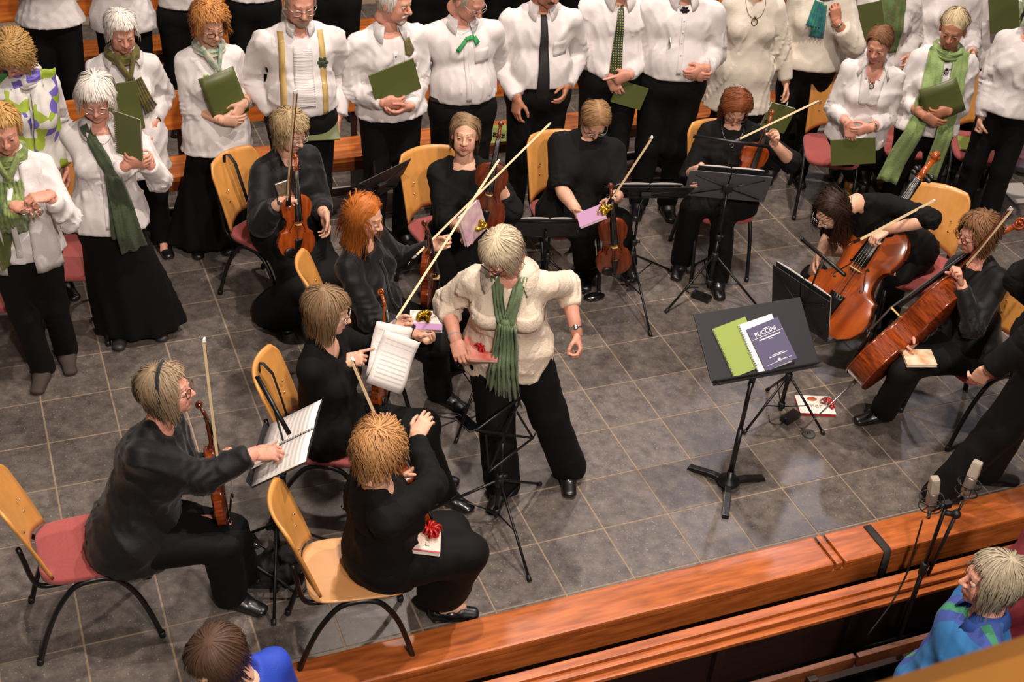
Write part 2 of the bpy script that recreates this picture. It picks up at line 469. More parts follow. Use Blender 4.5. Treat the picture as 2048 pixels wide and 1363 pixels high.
def ik(S, W, a, b, pole):
    d = W - S; L = np.linalg.norm(d); u = d / max(L, 1e-6)
    L2 = min(L, (a + b) * .995); W = S + u * L2
    x = (a * a - b * b + L2 * L2) / (2 * L2); h = math.sqrt(max(a * a - x * x, 1e-6))
    p = pole - u * (pole @ u); p = nrm(p)
    return S + u * x + p * h, W, L / (a + b)

# ------------------------------------------------------------------ hair
def nv_(X): return X / np.maximum(np.linalg.norm(X, axis=1, keepdims=True), 1e-9)
def make_hair(hd, Rh, sc, style, m, seed, parent, base, n=None):
    """hd head centre (eye level); Rh rows right, forward, up; strands flow from a crown or a parting over the skull"""
    rs = np.random.RandomState(seed)
    st = dict(len=.13, vol=.012, curl=.0035, freq=38, fringe=.055, n=2050, wid=.0023, part=None, pull=None, grav=.5, line=.068, bald=None, back=-.06, sweep=0., flick=0., crown=(0, -.035, .118), capk=1., behind=-.10)
    st.update(style); mb = MB(); q_ = pix(hd)
    if not (-80 < q_[0] < 2130 and q_[1] > -45): st['n'] = 150; st['wid'] = .008
    V, F = HAIRCAP
    C0 = np.array([0, -.014, .030]); Rr = np.array([.0755, .0955, .087])
    NRM = []; ctr = hd + (np.array([0, -.02, .0]) * sc) @ Rh
    if st['bald'] is None:
        cv = C0 + (V - C0) * (.968 + st['vol'] * .25) * st['capk']; NRM.append(nv_((cv - C0) / Rr ** 2) @ Rh)
        mb.add(hd + ((C0 + (V - C0) * (.968 + st['vol'] * .25) * st['capk']) * sc) @ Rh, F)
    cr = np.array(st['crown']); M = st['n'] * 5
    nv = lambda X: X / np.maximum(np.linalg.norm(X, axis=1, keepdims=True), 1e-9)
    z = 1 - rs.rand(M) * 1.25; a = rs.rand(M) * 2 * np.pi; rr = np.sqrt(np.maximum(1 - z * z, 0)); dv = np.stack([rr * np.cos(a), rr * np.sin(a), z], 1)
    if st['pull'] is None:
        near = rs.rand(M) < .4
        if st['part'] is not None:
            y_ = -.085 + rs.rand(M) * .135; d2 = np.stack([st['part'] / Rr[0] + rs.randn(M) * .045, (y_ - C0[1]) / Rr[1], 0 * y_], 1); d2[:, 2] = np.sqrt(np.maximum(.02, 1 - d2[:, 0] ** 2 - d2[:, 1] ** 2))
        else: d2 = nv((cr + rs.randn(M, 3) * .028 - C0) / Rr)
        dv[near] = d2[near]
    p = C0 + dv * (Rr + .003); hl = st['line'] - .9 * np.maximum(0, np.abs(p[:, 0]) - .03)     # hairline sinks to the temples
    bad = (p[:, 1] > .045) & (p[:, 2] < hl + .012) | (p[:, 1] > -.01) & (p[:, 1] <= .045) & (p[:, 2] < .012 + (p[:, 1] > .015) * .02) | (p[:, 1] <= -.01) & (p[:, 2] < st['back'])
    if st['bald'] is not None: bad |= p[:, 2] > st['bald']
    keep = np.where(~bad)[0][:st['n']]; p = p[keep]; dv = dv[keep]; M = len(p); col = lambda v: v[:, None]
    if st['part'] is not None: d = np.stack([np.where(p[:, 0] > st['part'], 1., -1.), np.full(M, st['sweep'] - .1), np.full(M, .05)], 1) + rs.randn(M, 3) * .10
    else: d = nv((p - cr) * np.array([1, 1, .3])) + rs.randn(M, 3) * .12
    # neighbouring strands run together in locks
    lock = np.stack([np.sin(p @ (rs.randn(3) * 70) + i) for i in range(3)], 1); d = d + lock * st.get('lock', .16)
    ns = 8; L = st['len'] * (.7 + .5 * rs.rand(M)); stp = L / ns; ex = st['vol'] * (.25 + .55 * rs.rand(M) + .25 * (lock[:, 0] + 1))
    q = p.copy(); pts = [p - dv * .002]; ca = st['curl'] * (.6 + .5 * rs.rand(M)); fq = st['freq'] * (.85 + .3 * rs.rand(M)); ph = lock[:, 1] * 3 + rs.rand(M) * 1.2; alive = np.ones(M, bool); cnt = np.ones(M, int)
    for j in range(ns):
        nn = nv((q - C0) / Rr ** 2)
        if st['pull'] is not None: d = nv(np.array(st['pull']) - q)
        else: d = nv(d + np.stack([st['flick'] * np.sign(q[:, 0]) * (j > 4), np.zeros(M), np.full(M, -st['grav'] * (.35 + .12 * j))], 1))
        d = np.where(col(q[:, 2] > -.02), nv(d - nn * col((d * nn).sum(1))), nv(d * np.array([.75, .75, 1])))
        fc = (q[:, 1] > .055) & (q[:, 2] < .055) & (np.abs(q[:, 0]) < .05)
        d = np.where(col(fc), nv(d + np.stack([np.where(q[:, 0] > 0, .5, -.5), np.full(M, -.2), np.zeros(M)], 1)), d)
        q2 = q + d * col(stp); e_ = col(ex * min(1, (j + 1) / 4.)); w = (q2 - C0) / (Rr + e_); l = np.linalg.norm(w, axis=1)
        q2 = np.where(col(l < 1), C0 + (q2 - C0) / col(np.maximum(l, .2)), np.where(col(q2[:, 2] > 0), C0 + (q2 - C0) / col(np.maximum(l, 1) ** .6), q2))
        sid = (q2[:, 2] < 0) & (q2[:, 1] > -.02) & (np.abs(q2[:, 0]) < .070 + ex); q2[sid, 0] = np.where(q2[sid, 0] >= 0, 1, -1) * (.070 + ex[sid])
        stop = (q2[:, 1] > .035) & (q2[:, 2] < st['fringe']) & (np.abs(q2[:, 0]) < .064) | (q2[:, 1] > .012) & (q2[:, 2] < -.005) & (np.abs(q2[:, 0]) < .062)
        alive &= ~stop; q = np.where(col(alive), q2, q); s_ = q
        if st['curl']:
            e1 = nv(np.cross(d, nn)); t_ = fq * stp * (j + 1); s_ = q + (e1 * col(np.cos(ph + t_)) + nn * col(.6 + np.sin(ph + t_))) * col(ca * min(1, (j + 1) / 3.5))
        pts.append(s_); cnt += alive
    P = np.stack(pts, 1); ok = cnt >= 3; P = P[ok]; cnt = cnt[ok]; M = len(P); K = 7
    tt = np.linspace(0, 1, K)[None] * (cnt[:, None] - 1.); i0 = np.minimum(tt.astype(int), ns - 1); fr_ = (tt - i0)[..., None]; ar = np.arange(M)[:, None]
    P = P[ar, i0] * (1 - fr_) + P[ar, np.minimum(i0 + 1, ns)] * fr_
    rad = st['wid'] * (.65 + .7 * rs.rand(M))[:, None] * np.array([.75, 1.05, 1.15, 1.1, 1., .8, .12])
    tg = np.gradient(P, axis=1); tg /= np.maximum(np.linalg.norm(tg, axis=2, keepdims=True), 1e-9)
    A_ = P[:, K // 2] - C0; A_ = A_[:, None] - tg * (A_[:, None] * tg).sum(2, keepdims=True); A_ /= np.maximum(np.linalg.norm(A_, axis=2, keepdims=True), 1e-9); B_ = np.cross(tg, A_)
    V3 = np.stack([P + B_ * rad[..., None], P - B_ * rad[..., None]], 2).reshape(-1, 3)       # each strand a narrow ribbon lying on the head
    f0 = np.array([(i * 2, i * 2 + 2, i * 2 + 3, i * 2 + 1) for i in range(K - 1)])
    mb.add(hd + (V3 * sc) @ Rh, (f0[None] + (np.arange(M) * K * 2)[:, None, None]).reshape(-1, 4).tolist())
    sm = (P - C0) / Rr ** 2; sm[..., 2] *= np.clip((P[..., 2] + .16) / .12, .15, 1); sm /= np.maximum(np.linalg.norm(sm, axis=2, keepdims=True), 1e-9)
    kb = .45 if st['curl'] > .008 else .22
    n3 = sm * (1 - kb) + A_ * kb + (lock[ok][:, :1, None] * B_) * .12; n3 /= np.maximum(np.linalg.norm(n3, axis=2, keepdims=True), 1e-9)
    NRM.append(np.repeat(n3[:, :, None], 2, 2).reshape(-1, 3) @ Rh)
    mb.v = [v - base for v in mb.v]
    o = mb.build('hair', m, parent); o.data.normals_split_custom_set_from_vertices(np.concatenate(NRM).tolist())     # strands shade as one soft mass
    return o
def _cap():
    s = Sdf(); s.ell((0, -.016, .034), (.0785, .098, .089), k=.02); s.ell((0, -.035, -.015), (.070, .075, .075), k=.02)
    s.cut('solid', ('e', np.array((0, .10, -.03), f4), np.array((.066, .085, .098), f4), np.eye(3, dtype=f4), .01), .008)
    s.cut('plane', (0, 0, -.075), (0, 0, -1))
    for x in (-1, 1): s.cut('solid', ('e', np.array((x * .085, .005, -.02), f4), np.array((.02, .025, .04), f4), np.eye(3, dtype=f4), .01), .008)
    V, F = s.mesh(.011); return relax(V, F, 1), [tuple(q) for q in F.tolist()]
HAIRCAP = _cap()

# ------------------------------------------------------------------ person
SK = {'fair': mat('skin_fair', '#e0ac90', .5, var=(30, .12), bump=(140, .12), sub=.08), 'pink': mat('skin_pink', '#dc9c84', .5, var=(26, .16), bump=(120, .16), sub=.08),
      'tan': mat('skin_tan', '#bd8062', .52, var=(26, .15), bump=(120, .16), sub=.08)}
LIP = mat('lip', '#bd7466', .45); EYEW = mat('eye_white', '#d8cfc6', .25); IRIS = mat('iris', '#3a2e28', .15)
BROW = {}
def dot(v, R): return v[0] * R[0] + v[1] * R[1] + v[2] * R[2]
WARN = []
class Person: pass
def person(label, head, face=-90, s=1., g=1., sex='f', hz=None, pel=None, pz=None, lean=0., side=0., hy=None, hp=-12, hr=0, skin='fair', smile=0, fat=0,
           rw=None, lw=None, rh=('relax', None, None), lh=('relax', None, None), rp=None, lp=None, seated=False, feet=None, stance=.1, knees=None, kz=None,
           top=None, bottom=None, shoes=('shoe', 'shoe_black'), hair=None, hairm=None, glasses=None, brow=None, showhead=True, group=None, sy=0., neck=None, hipw=1., lid=0, name='person', fdir=None, base=None):
    p = Person(); male = sex == 'm'; sd = abs(hash_(label)) % 9999; rs = np.random.RandomState(sd)
    a = math.radians(face); F = np.array([math.cos(a), math.sin(a), 0]); R = np.cross(F, UP); p.F, p.R, p.s, p.g = F, R, s, g
    if base is not None: h0 = np.array([*base, (hz or 1.555 * s)]) + F * lean + R * side
    else: h0 = atz(*head, hz or (1.18 if seated else 1.555 * s))
    p.hd = h0
    # pelvis
    if pel is not None and len(pel) == 2: P = atz(*pel, pz or (.56 if seated else .90 * s))
    elif pel is not None: P = np.array(pel, float)
    else: P = np.array([h0[0], h0[1], 0]) - F * lean - R * side; P[2] = pz or (.56 if seated else .90 * s)
    if hy is None: hy = face
    b = math.radians(hy); Fh = np.array([math.cos(b), math.sin(b), 0]); Rh_ = np.cross(Fh, UP)
    cp, sp_ = math.cos(math.radians(hp)), math.sin(math.radians(hp)); Fh2 = Fh * cp + UP * sp_; Uh = np.cross(Rh_, Fh2)
    cr, sr = math.cos(math.radians(hr)), math.sin(math.radians(hr)); Rr, Ur = Rh_ * cr - Uh * sr, Rh_ * sr + Uh * cr
    RH = np.array([Rr, Fh2, Ur]); p.RH = RH
    U0 = nrm(h0 - P)
    Nk = np.array(neck) if neck is not None else h0 - Ur * .055 * s - U0 * .10 * s - Fh2 * .028 * s
    tl = np.linalg.norm(Nk - P) / s
    U = nrm(Nk - P); Fb = nrm(F - U * (F @ U)); Rb = np.cross(Fb, U)
    if sy:
        c_, s_ = math.cos(math.radians(sy)), math.sin(math.radians(sy)); Rs = Rb * c_ + Fb * s_; Fs = Fb * c_ - Rb * s_
    else: Rs, Fs = Rb, Fb
    p.U, p.Fb, p.Rb, p.Nk, p.P, p.Rs, p.Fs = U, Fb, Rb, Nk, P, Rs, Fs
    base_ = np.array([P[0], P[1], 0.]); p.base = base_
    shw = (.178 if male else .153) * s * (1 + (g - 1) * .45)
    S = {1: Nk - U * .084 * s + Rs * shw, -1: Nk - U * .084 * s - Rs * shw}
    ua, fa = .285 * s, .25 * s
    arms = {}
    for sg, wt, pole, nmx in ((1, rw, rp, 'R'), (-1, lw, lp, 'L')):
        side_ = Rs * sg
        if wt is None: Wt = S[sg] + side_ * .05 - U * .50 * s * 1. + Fs * .05 * s
        elif isinstance(wt, np.ndarray): Wt = wt
        elif len(wt) == 4:
            k = wt[2]
            if k == 'z': Wt = atz(wt[0], wt[1], wt[3])
            elif k == 'f': Wt = atp(wt[0], wt[1], P + U * .3 * s + F * wt[3], F)
            else:
                cf = nrm([CR[2][0], CR[2][1], 0]); Wt = atp(wt[0], wt[1], P + U * .3 * s - cf * wt[3], cf)
        else: Wt = P + Rs * wt[0] + F * wt[1] + UP * wt[2]
        pv = dot(pole, (R, F, UP)) if pole is not None else side_ * .28 - F * .42 - UP * .9
        E, W, rt = ik(S[sg], Wt, ua, fa, pv)
        if rt > 1.03 or rt < .35: WARN.append('%s arm%s reach %.2f' % (label[:34], nmx, rt))
        arms[sg] = (S[sg], E, W)
    p.arms = arms
    if tl < .40 or tl > .60: WARN.append('%s torso %.2f' % (label[:34], tl))
    # legs
    legs = {}; hw = .088 * s * hipw
    Fl = F if fdir is None else np.array([math.cos(math.radians(fdir)), math.sin(math.radians(fdir)), 0])
    for sg in (1, -1):
        H = P + R * sg * hw - UP * .03
        i = 0 if sg == 1 else 1
        if feet is not None and feet[i] is not None: A = atz(*feet[i], 0.) if len(feet[i]) == 2 else base_ + R * feet[i][0] + F * feet[i][1]; A = np.array([A[0], A[1], .085])
        else: A = base_ + R * sg * stance + UP * .085 + (F * .42 if seated else F * .0)
        if knees is not None and knees[i] is not None:
            K = atz(*knees[i], kz or .50)
        elif seated: K, A2, rt = ik(H, A, .42 * s, .42 * s, F + UP * .9 + R * sg * .15)
        else: K = (H + A) / 2 + F * .03
        legs[sg] = (H, K, A)
    p.legs = legs
    root = thing(name, label, 'person', base_, group=group); p.root = root
    L = lambda v: np.asarray(v, float) - base_
    # --- skin body: one mesh
    mb = MB(); sk = SK[skin]
    bk = brow or '#94755f'
    if bk not in BROW: BROW[bk] = mat('brow' + bk, bk, .8)
    mats = [sk, LIP, BROW[bk]]
    hs = s * (1.0 if male else .965)
    if showhead:
        V, Fc, mi = get_head(male, smile, fat, .0052 if -60 < pix(h0)[0] < 2110 and pix(h0)[1] > -45 else .011)
        mb.add(L(h0 + (V * hs) @ RH), Fc.tolist(), mi.tolist())
    if showhead:
        for x in (-1, 1):
            for e0, e1 in ((20 + lid, 85), (-18, -80)):
                vs_ = []; ne, na = 4, 9
                for i in range(ne):
                    for j in range(na):
                        e_ = math.radians(e0 + (e1 - e0) * i / (ne - 1)); a_ = math.radians(-72 + 144 * j / (na - 1)); k_ = 1 - .14 * (abs(j - 4) / 4) ** 2 * (e0 > 0) * (i == 0)
                        vs_.append((x * .0315 + .0131 * math.cos(e_ * k_) * math.sin(a_), .0782 + .0131 * math.cos(e_ * k_) * math.cos(a_), .0005 + .0131 * math.sin(e_ * k_ - math.radians(10) * abs(j - 4) / 4 * (e0 > 0) * (i == 0))))
                fs_ = [(i * na + j, i * na + j + 1, (i + 1) * na + j + 1, (i + 1) * na + j) for i in range(ne - 1) for j in range(na - 1)]
                mb.add(L(h0 + (np.array(vs_) * hs) @ RH), fs_ if e0 > 0 else [q[::-1] for q in fs_])
    mb.tube([L(P), L(P + U * .2 * s), L(Nk - U * .10 * s), L(Nk + U * .0)], [.085 * s, .09 * s, .085 * s, .05 * s], n=12, flat=(1.15, .8), side=Rb)
    if showhead: mb.tube([L(Nk - U * .07 * s), L(Nk + U * .01 * s), L(h0 - Ur * .06 * hs - Fh2 * .02)], [.066 * s, .057 * hs, .05 * hs], n=14)
    mb.ball(L(Nk - U * .075 * s + Fb * .022 * s), (.098 * s, .054 * s, .075 * s), 16, np.array([Rb, Fb, U])) if neck is None else None
    for sg in (1, -1):
        S_, E, W = arms[sg]; d1 = nrm(E - S_); d2 = nrm(W - E); gg = .5 + .5 * g
        pts = [S_, S_ + d1 * .1 * s, S_ + d1 * .2 * s, E - d1 * .03, E + d2 * .03, E + d2 * .08 * s, E + d2 * .17 * s, W + d2 * .012]
        mb.tube([L(q) for q in pts], [r * s * gg for r in (.045, .046, .043, .038, .038, .040, .032, .0265)], n=12)
        hh = rh if sg == 1 else lh
        pose, hdv, pal = (tuple(hh) + (None, None))[:3]
        if pose:
            hv = nrm(dot(hdv, (Rs, F, UP))) if hdv is not None else d2
            pn = dot(pal, (Rs, F, UP)) if pal is not None else -Rs * sg
            z = -pn; z = nrm(z - hv * (z @ hv)); x = np.cross(hv, z)
            V, Fc = get_hand(pose); V = V * (s * (1.04 if male else .95))
            if sg == 1: V = V * np.array([-1, 1, 1]); Fc = Fc[:, ::-1]
            mb.add(L(W + V @ np.array([x, hv, z])), Fc.tolist())
            p.__dict__['hand' + ('R' if sg == 1 else 'L')] = (W, np.array([x, hv, z]))
        H, K, A = legs[sg]
        if (bottom or {}).get('kind') != 'none': mb.tube([L(H), L(H + (K - H) * .5), L(K), L(K + (A - K) * .4), L(A + UP * .0)], [.05 * s, .05 * s, .040 * s, .038 * s, .030 * s], n=8)
        if shoes and shoes[0] in ('pump', 'heel'): mb.tube([L(A + UP * .02), L(A - UP * .04 + Fl * .02), L(A - UP * .05 + Fl * .12)], [.034 * s, .034 * s, .026 * s], n=8)
    body = mb.build('body', mats, root)
    if showhead:
        for x in (-1, 1):
            e = MB(); c = np.array([x * .0315, .0782, .0005]); e.ball((0, 0, 0), .0118 * hs, 12, np.array([[1, 0, 0], [0, 0, 1], [0, -1, 0]]))
            mi = [1 if np.mean(e.v[0][list(q)], 0)[1] > .0096 * hs else 0 for q in e.f]
            e.mi = mi; e.v[0] = L(h0 + ((e.v[0] + c * hs) @ RH)); e.build('eye', [EYEW, IRIS], root)
        if hair:
            make_hair(h0, RH, hs, hair, hairm, sd, root, base_)
        if glasses:
            gm = glasses if not isinstance(glasses, str) else mat('glasses_' + glasses, {'dark': '#1a1615', 'silver': '#b8b4ae', 'brown': '#4a2a1c', 'blue': '#34507a'}[glasses], .3, .6 if glasses == 'silver' else 0)
            gb = MB(); th = np.linspace(0, 2 * np.pi, 20, endpoint=False)
            for x in (-1, 1):
                cx = np.sign(np.cos(th)) * np.abs(np.cos(th)) ** .7 * .0235; cz = np.sign(np.sin(th)) * np.abs(np.sin(th)) ** .7 * .0165
                pts = np.stack([x * .034 + cx, .1035 - .10 * ((x * .034 + cx) ** 2) / .06, -.004 + cz], 1)
                gb.tube(L(h0 + (pts * hs) @ RH), .0019 * hs, n=6, closed=True)
                tp = np.array([[x * .057, .097, .004], [x * .070, .075, .006], [x * .0785, .0, .004], [x * .080, -.02, -.012]])
                gb.tube(L(h0 + (tp * hs) @ RH), .0017 * hs, n=5)
            tp = np.array([[-.011, .1035, .0], [0, .108, .003], [.011, .1035, .0]]); gb.tube(L(h0 + (tp * hs) @ RH), .0016 * hs, n=5)
            gb.build('glasses', gm, root)
    # --- bottom
    bt = dict(kind='trousers', mat=mat('black_cloth', '#050505', .8, spec=.25, bump=(300, .15)), fl=.022, lo=.014); bt.update(bottom or {})
    b_ = Sdf(); q = .95 + .05 * g if male else 1.
    waist_c = P + U * .07 * s
    if bt['kind'] != 'none':
        if bt['kind'] == 'skirt' and not seated:
            hemz = bt.get('hem', .10); hc = base_ + UP * hemz + (legs[1][2] - base_ + legs[-1][2] - base_) * .5 * np.array([1, 1, 0])
            w0 = .165 * g * s; w1 = bt.get('w', .24) * s
            b_.ell(L(P), (.168 * g * s, .128 * g * s, .13 * s), np.array([Rb, Fb, U]), k=.04)
            b_.cap(L(waist_c), L(P - UP * .12), (.14 * g * s, .11 * g * s), (w0 * 1.03, .125 * g * s), side=R, k=.05)
            b_.cap(L(P - UP * .12), L(hc), (w0 * 1.0, .12 * g * s), (w1, w1 * .72), side=R, k=.05)
            b_.cut('plane', L(hc), (0, 0, -1))
            def mod(X, b0=L(hc), nn=bt.get('pleats', 11), sd=sd):
                an = np.arctan2(X[:, 1] - b0[1], X[:, 0] - b0[0]); t = np.clip((.85 * s - X[:, 2]) / .8, 0, 1)
                return (.014 * t * np.sin(an * nn + np.sin(an * 3 + sd) * 1.3 + X[:, 2] * 1.5)).astype(f4)
            b_.mod = mod
        else:
            k = .05 if bt['kind'] == 'trousers' else .16
            b_.ell(L(P + U * .0), (.168 * g * s, .125 * g * s, .125 * s), np.array([Rb, Fb, U]), k=.04)
            b_.cap(L(P), L(waist_c), (.15 * g * s, .115 * g * s), (.142 * g * s, .115 * g * s), side=Rb, k=.04)
            if seated: b_.ell(L(P - F * .05 * s - UP * .02), (.18 * g * s, .13 * g * s, .10 * s), np.array([R, F, UP]), k=.05)
            fl = bt['fl']; lo = bt['lo']
            for sg in (1, -1):
                H, K, A = legs[sg]
                b_.cap(L(H), L(K), (.088 * s * (.4 + .6 * g) + lo), .062 * s + lo, k=k)
                Ae = A + UP * (bt.get('hem', .0)) - nrm(A - K) * .0
                if bt['kind'] == 'trousers':
                    b_.cap(L(K), L(Ae - UP * .02), .060 * s + lo, .050 * s + fl, k=.04); b_.p[-1] = b_.p[-1]
                else: b_.cap(L(K), L(Ae - UP * .02), .07 * s + lo, .085 * s + fl, k=.10)
            if bt['kind'] == 'skirt':
                mK = (legs[1][1] + legs[-1][1]) / 2; mA = (legs[1][2] + legs[-1][2]) / 2
                b_.cap(L(P), L(mK), (.13, .08), (.12, .07), side=R, k=.08); b_.cap(L(mK), L(mA), (.13, .08), (.16 + fl, .09 + fl), side=R, k=.08)
            hemz = min(legs[1][2][2], legs[-1][2][2]) - .055 + bt.get('hem', 0)
            b_.cut('plane', L(np.array([P[0], P[1], hemz])), (0, 0, -1))
            b_.mod = fold_noise(sd + 5, .007, 26, .5)
        b_.cut('plane', L(waist_c + U * .01), U)
        sdf_obj(b_, .022, bt.get('name', bt['kind']), bt['mat'], root); p.bsdf = b_
    # --- shoes
    if shoes:
        sm_ = shoes[1] if not isinstance(shoes[1], str) else MATS[shoes[1]]
        for sg in (1, -1):
            A = legs[sg][2]; o = bpy.data.objects.new('shoe', get_shoe(shoes[0], sm_)); COL.objects.link(o); o.parent = root
            o.location = L(np.array([A[0], A[1], 0.]) + Fl * .02)
            yaw = math.atan2(Fl[1], Fl[0]) - math.pi / 2 - sg * .18; o.rotation_euler = (0, 0, yaw); o.scale = (s, s, s)
    # --- top
    tp = dict(kind='shirt', mat=None, hem=.06, sleeve=2., lo=.010, neck=.056, v=.0, amp=.011, fr=27, flare=.03, bust=1 if not male else 0, belly=0, dr=.35, res=.0115, cuff=0., sl=0.); tp.update(top or {})
    t = Sdf(); lo = tp['lo']; fr3 = np.array([Rb, Fb, U]); fs3 = np.array([Rs, Fs, U])
    wm = 1.06 if male else 1.
    t.ell(L(Nk - U * .17 * s), ((.150 * wm * g + lo) * s, (.108 * g + lo) * s, .165 * s), fs3, k=.05)
    t.ell(L(P + U * .17 * s), ((.138 * wm * g + lo) * s, (.104 * g + lo) * s, .15 * s), fr3, k=.06)
    for sg in (1, -1): t.cap(L(Nk - U * .012 * s + Rs * sg * .045 * s - Fs * .012), L(S[sg] - Rs * sg * .02 + U * .004), .042 * s + lo * .5, .043 * s + lo * .8, k=.05)
    if tp['bust']:
        for sg in (1, -1): t.ell(L(Nk - U * .225 * s + Fs * .075 * g * s + Rs * sg * .075 * s * g), ((.066 * g + lo) * s,) * 3, k=.05)
    if tp['belly']: t.ell(L(P + U * .15 * s + Fb * .075 * g * s), ((.13 * g) * s, (.075 + tp['belly']) * s, .13 * s), fr3, k=.06)
    hem = tp['hem']
    if hem < .02: t.ell(L(P + Fb * .0), ((.172 * g + lo + .018) * s, (.132 * g + lo + .02) * s, .15 * s), fr3, k=.06)
    t.cap(L(P + U * .16 * s), L(P + U * hem * s), ((.142 * wm * g + lo) * s, (.108 * g + lo) * s), ((.158 * g + lo + tp['flare'] * (1 if hem < .05 else .3)) * s, (.120 * g + lo + tp['flare'] * (.8 if hem < .05 else .3)) * s), side=Rb, k=.06)
    tp0 = len(t.p)
    wt_c = P + U * hem * s
    t.cut('plane', L(wt_c), -U + (tp.get('hemtilt', 0) * Fb))
    # neck opening
    nr = tp['neck'] * s
    t.cut('solid', ('x', L(Nk + U * (.040 - tp['v'] * 1.15) * s + Fb * (.012 + tp['v'] * .50) * s).astype(f4), L(Nk + U * .08 * s + Fb * .02).astype(f4), (max(.012, nr * (1 - tp['v'] * 3.2)),) * 2, (nr * 1.15,) * 2, None, .02), .012)
    p.tsdf0 = t
    slv = []
    for sg in (1, -1):
        S_, E, W = arms[sg]; d1 = nrm(E - S_); d2 = nrm(W - E); sl = tp['sleeve']; x = tp['sl']
        gg = .6 + .4 * g
        if sl <= 1:
            e = S_ + (E - S_) * sl; t.cap(L(S_), L(e), (.056 * gg + lo) * s + x * .5, (.052 * gg + lo) * s + x, k=.04); slv.append((L(e), d1))
        else:
            t.cap(L(S_), L(E), (.050 * gg + lo * .8) * s + x * .4, (.044 * gg + lo) * s + x, k=.04)
            e = E + (W - E) * (sl - 1); t.cap(L(E), L(e), (.043 * gg + lo) * s + x, (.031 * gg + lo) * s + x * .7 + tp['cuff'], k=.022); slv.append((L(e), d2))
        p.__dict__['cuff' + ('R' if sg == 1 else 'L')] = (e, d2)
    for i, (e, d) in enumerate(slv): t.p[tp0 + (i if sl <= 1 else 2 * i + 1)] += ((e, d),)
    A = tp['amp']; fn = fold_noise(sd, A, tp['fr'], tp['dr'])
    els = [(L(arms[sg][1]).astype(f4), nrm(arms[sg][2] - arms[sg][0]).astype(f4)) for sg in (1, -1)]
    def mod(X):
        d = fn(X)
        for e, ax in els:
            v = X - e; r2 = (v * v).sum(1); tt = v @ ax
            d = d + (A * .9 * np.exp(-r2 / .012) * np.sin(tt * 150 + 5 * np.sin(X[:, 2] * 31 + X[:, 0] * 23))).astype(f4)
        return d
    t.mod = mod
    Sdf_end(t, tp0)
    if tp['kind'] != 'none': p.top = sdf_obj(t, tp['res'], tp['kind'], tp['mat'], root)
    p.tsdf = t; p.L = L; p.hs = hs
    return p
def hash_(s):
    h = 7
    for c in s: h = (h * 31 + ord(c)) % 1000003
    return h
def Sdf_end(t, tp0):
    """sleeve ends are cut flat: wrap ev1 for prims that carry an end plane"""
    ends = [(i, q[7]) for i, q in enumerate(t.p) if len(q) > 7]
    if not ends: return
    planes = {i: e for i, e in ends}
    prims = [q[:7] for q in t.p]
    t.p = prims
    def ev(P, mod=True):
        P = P.astype(f4); d = None
        M = t.mod(P) if mod and t.mod is not None else 0
        for i, q in enumerate(prims):
            if i == tp0:                        # the trunk is complete: hem and neckline, then the sleeves
                d = d + M
                for kind, a in t.c:
                    if kind == 'plane': d = np.maximum(d, (P - np.array(a[0], f4)) @ np.array(a[1], f4))
                    else:
                        e = -Sdf.ev1(a[0], P); k = a[1]; h = np.clip(.5 - .5 * (d - e) / k, 0, 1); d = d + (e - d) * h + k * h * (1 - h)
            e = Sdf.ev1(q, P); k = q[-1]
            if i >= tp0: e = e + M
            if i in planes: e = np.maximum(e, (P - planes[i][0].astype(f4)) @ planes[i][1].astype(f4))
            if d is None: d = e
            else:
                h = np.clip(.5 + .5 * (d - e) / k, 0, 1); d = d + (e - d) * h - k * h * (1 - h)
        return d
    t.ev = ev; t.noclip = True
def surf(p, r, u, off=.004, frm=None):
    """points on the front of the clothes: r metres to the right, u metres below the neck base (arrays)"""
    r = np.atleast_1d(np.array(r, float)); u = np.atleast_1d(np.array(u, float))
    d0 = p.Fs if frm is None else frm
    X = p.L(p.Nk)[None] + r[:, None] * p.Rs - u[:, None] * p.U + d0 * .40
    for _ in range(40):
        d = p.tsdf.ev(X); X = X - d0 * np.clip(d, -.02, .05)[:, None] * .8
    # outside the cloth the march runs away: keep it near the chest
    far = (X - p.L(p.Nk)) @ d0 < -.05
    if far.any():
        X[far] += d0 * (.04 - (X[far] - p.L(p.Nk)) @ d0)[:, None]
    return X + d0 * off

# ------------------------------------------------------------------ materials of the things
BLK = mat('black_metal', '#0d0d0e', .38, .0, .5)
BLKP = mat('black_plastic', '#141415', .5)
DESK = mat('desk_grey', '#2b2b2e', .55)
CHR = mat('chrome', '#c9c7c3', .2, 1.)
PLY = mat('plywood', '#d6964c', .38, coat=.25, var=(5, .14), stretch=(5, 5, 1.2))
PLYE = mat('plywood_pale', '#d9a066', .4, coat=.2, var=(4, .10), stretch=(4, 1, 4))
RED = mat('red_upholstery', '#a84f4c', .85, sheen=.2, bump=(500, .25), var=(90, .12))
VARN = mat('varnish_orange', '#a34a16', .22, coat=.6, var=(14, .35), stretch=(3, .6, 3), col2='#7a2f0c')
VARB = mat('varnish_brown', '#6e2f12', .24, coat=.6, var=(14, .3), stretch=(3, .6, 3), col2='#4a1c0a')
VARC = mat('varnish_cello', '#b3561d', .20, coat=.7, var=(6, .25), stretch=(2, .5, 2), col2='#8e3c10')
VARR = mat('varnish_ribs', '#9a4415', .2, coat=.7, var=(16, .5), stretch=(1, 6, 1), col2='#5a2008')
EBON = mat('ebony', '#0e0c0b', .35)
BRDG = mat('bridge_maple', '#d9b06e', .5)
HORSE = mat('bow_hair', '#cdb78e', .6)
PERN = mat('bow_wood', '#5a2614', .35, coat=.3)
PAPER = mat('paper', '#e6e0da', .8)
GREEN = mat('green_cover', '#5a6232', .38, var=(3, .15))
LIME = mat('lime_cover', '#94a653', .5)
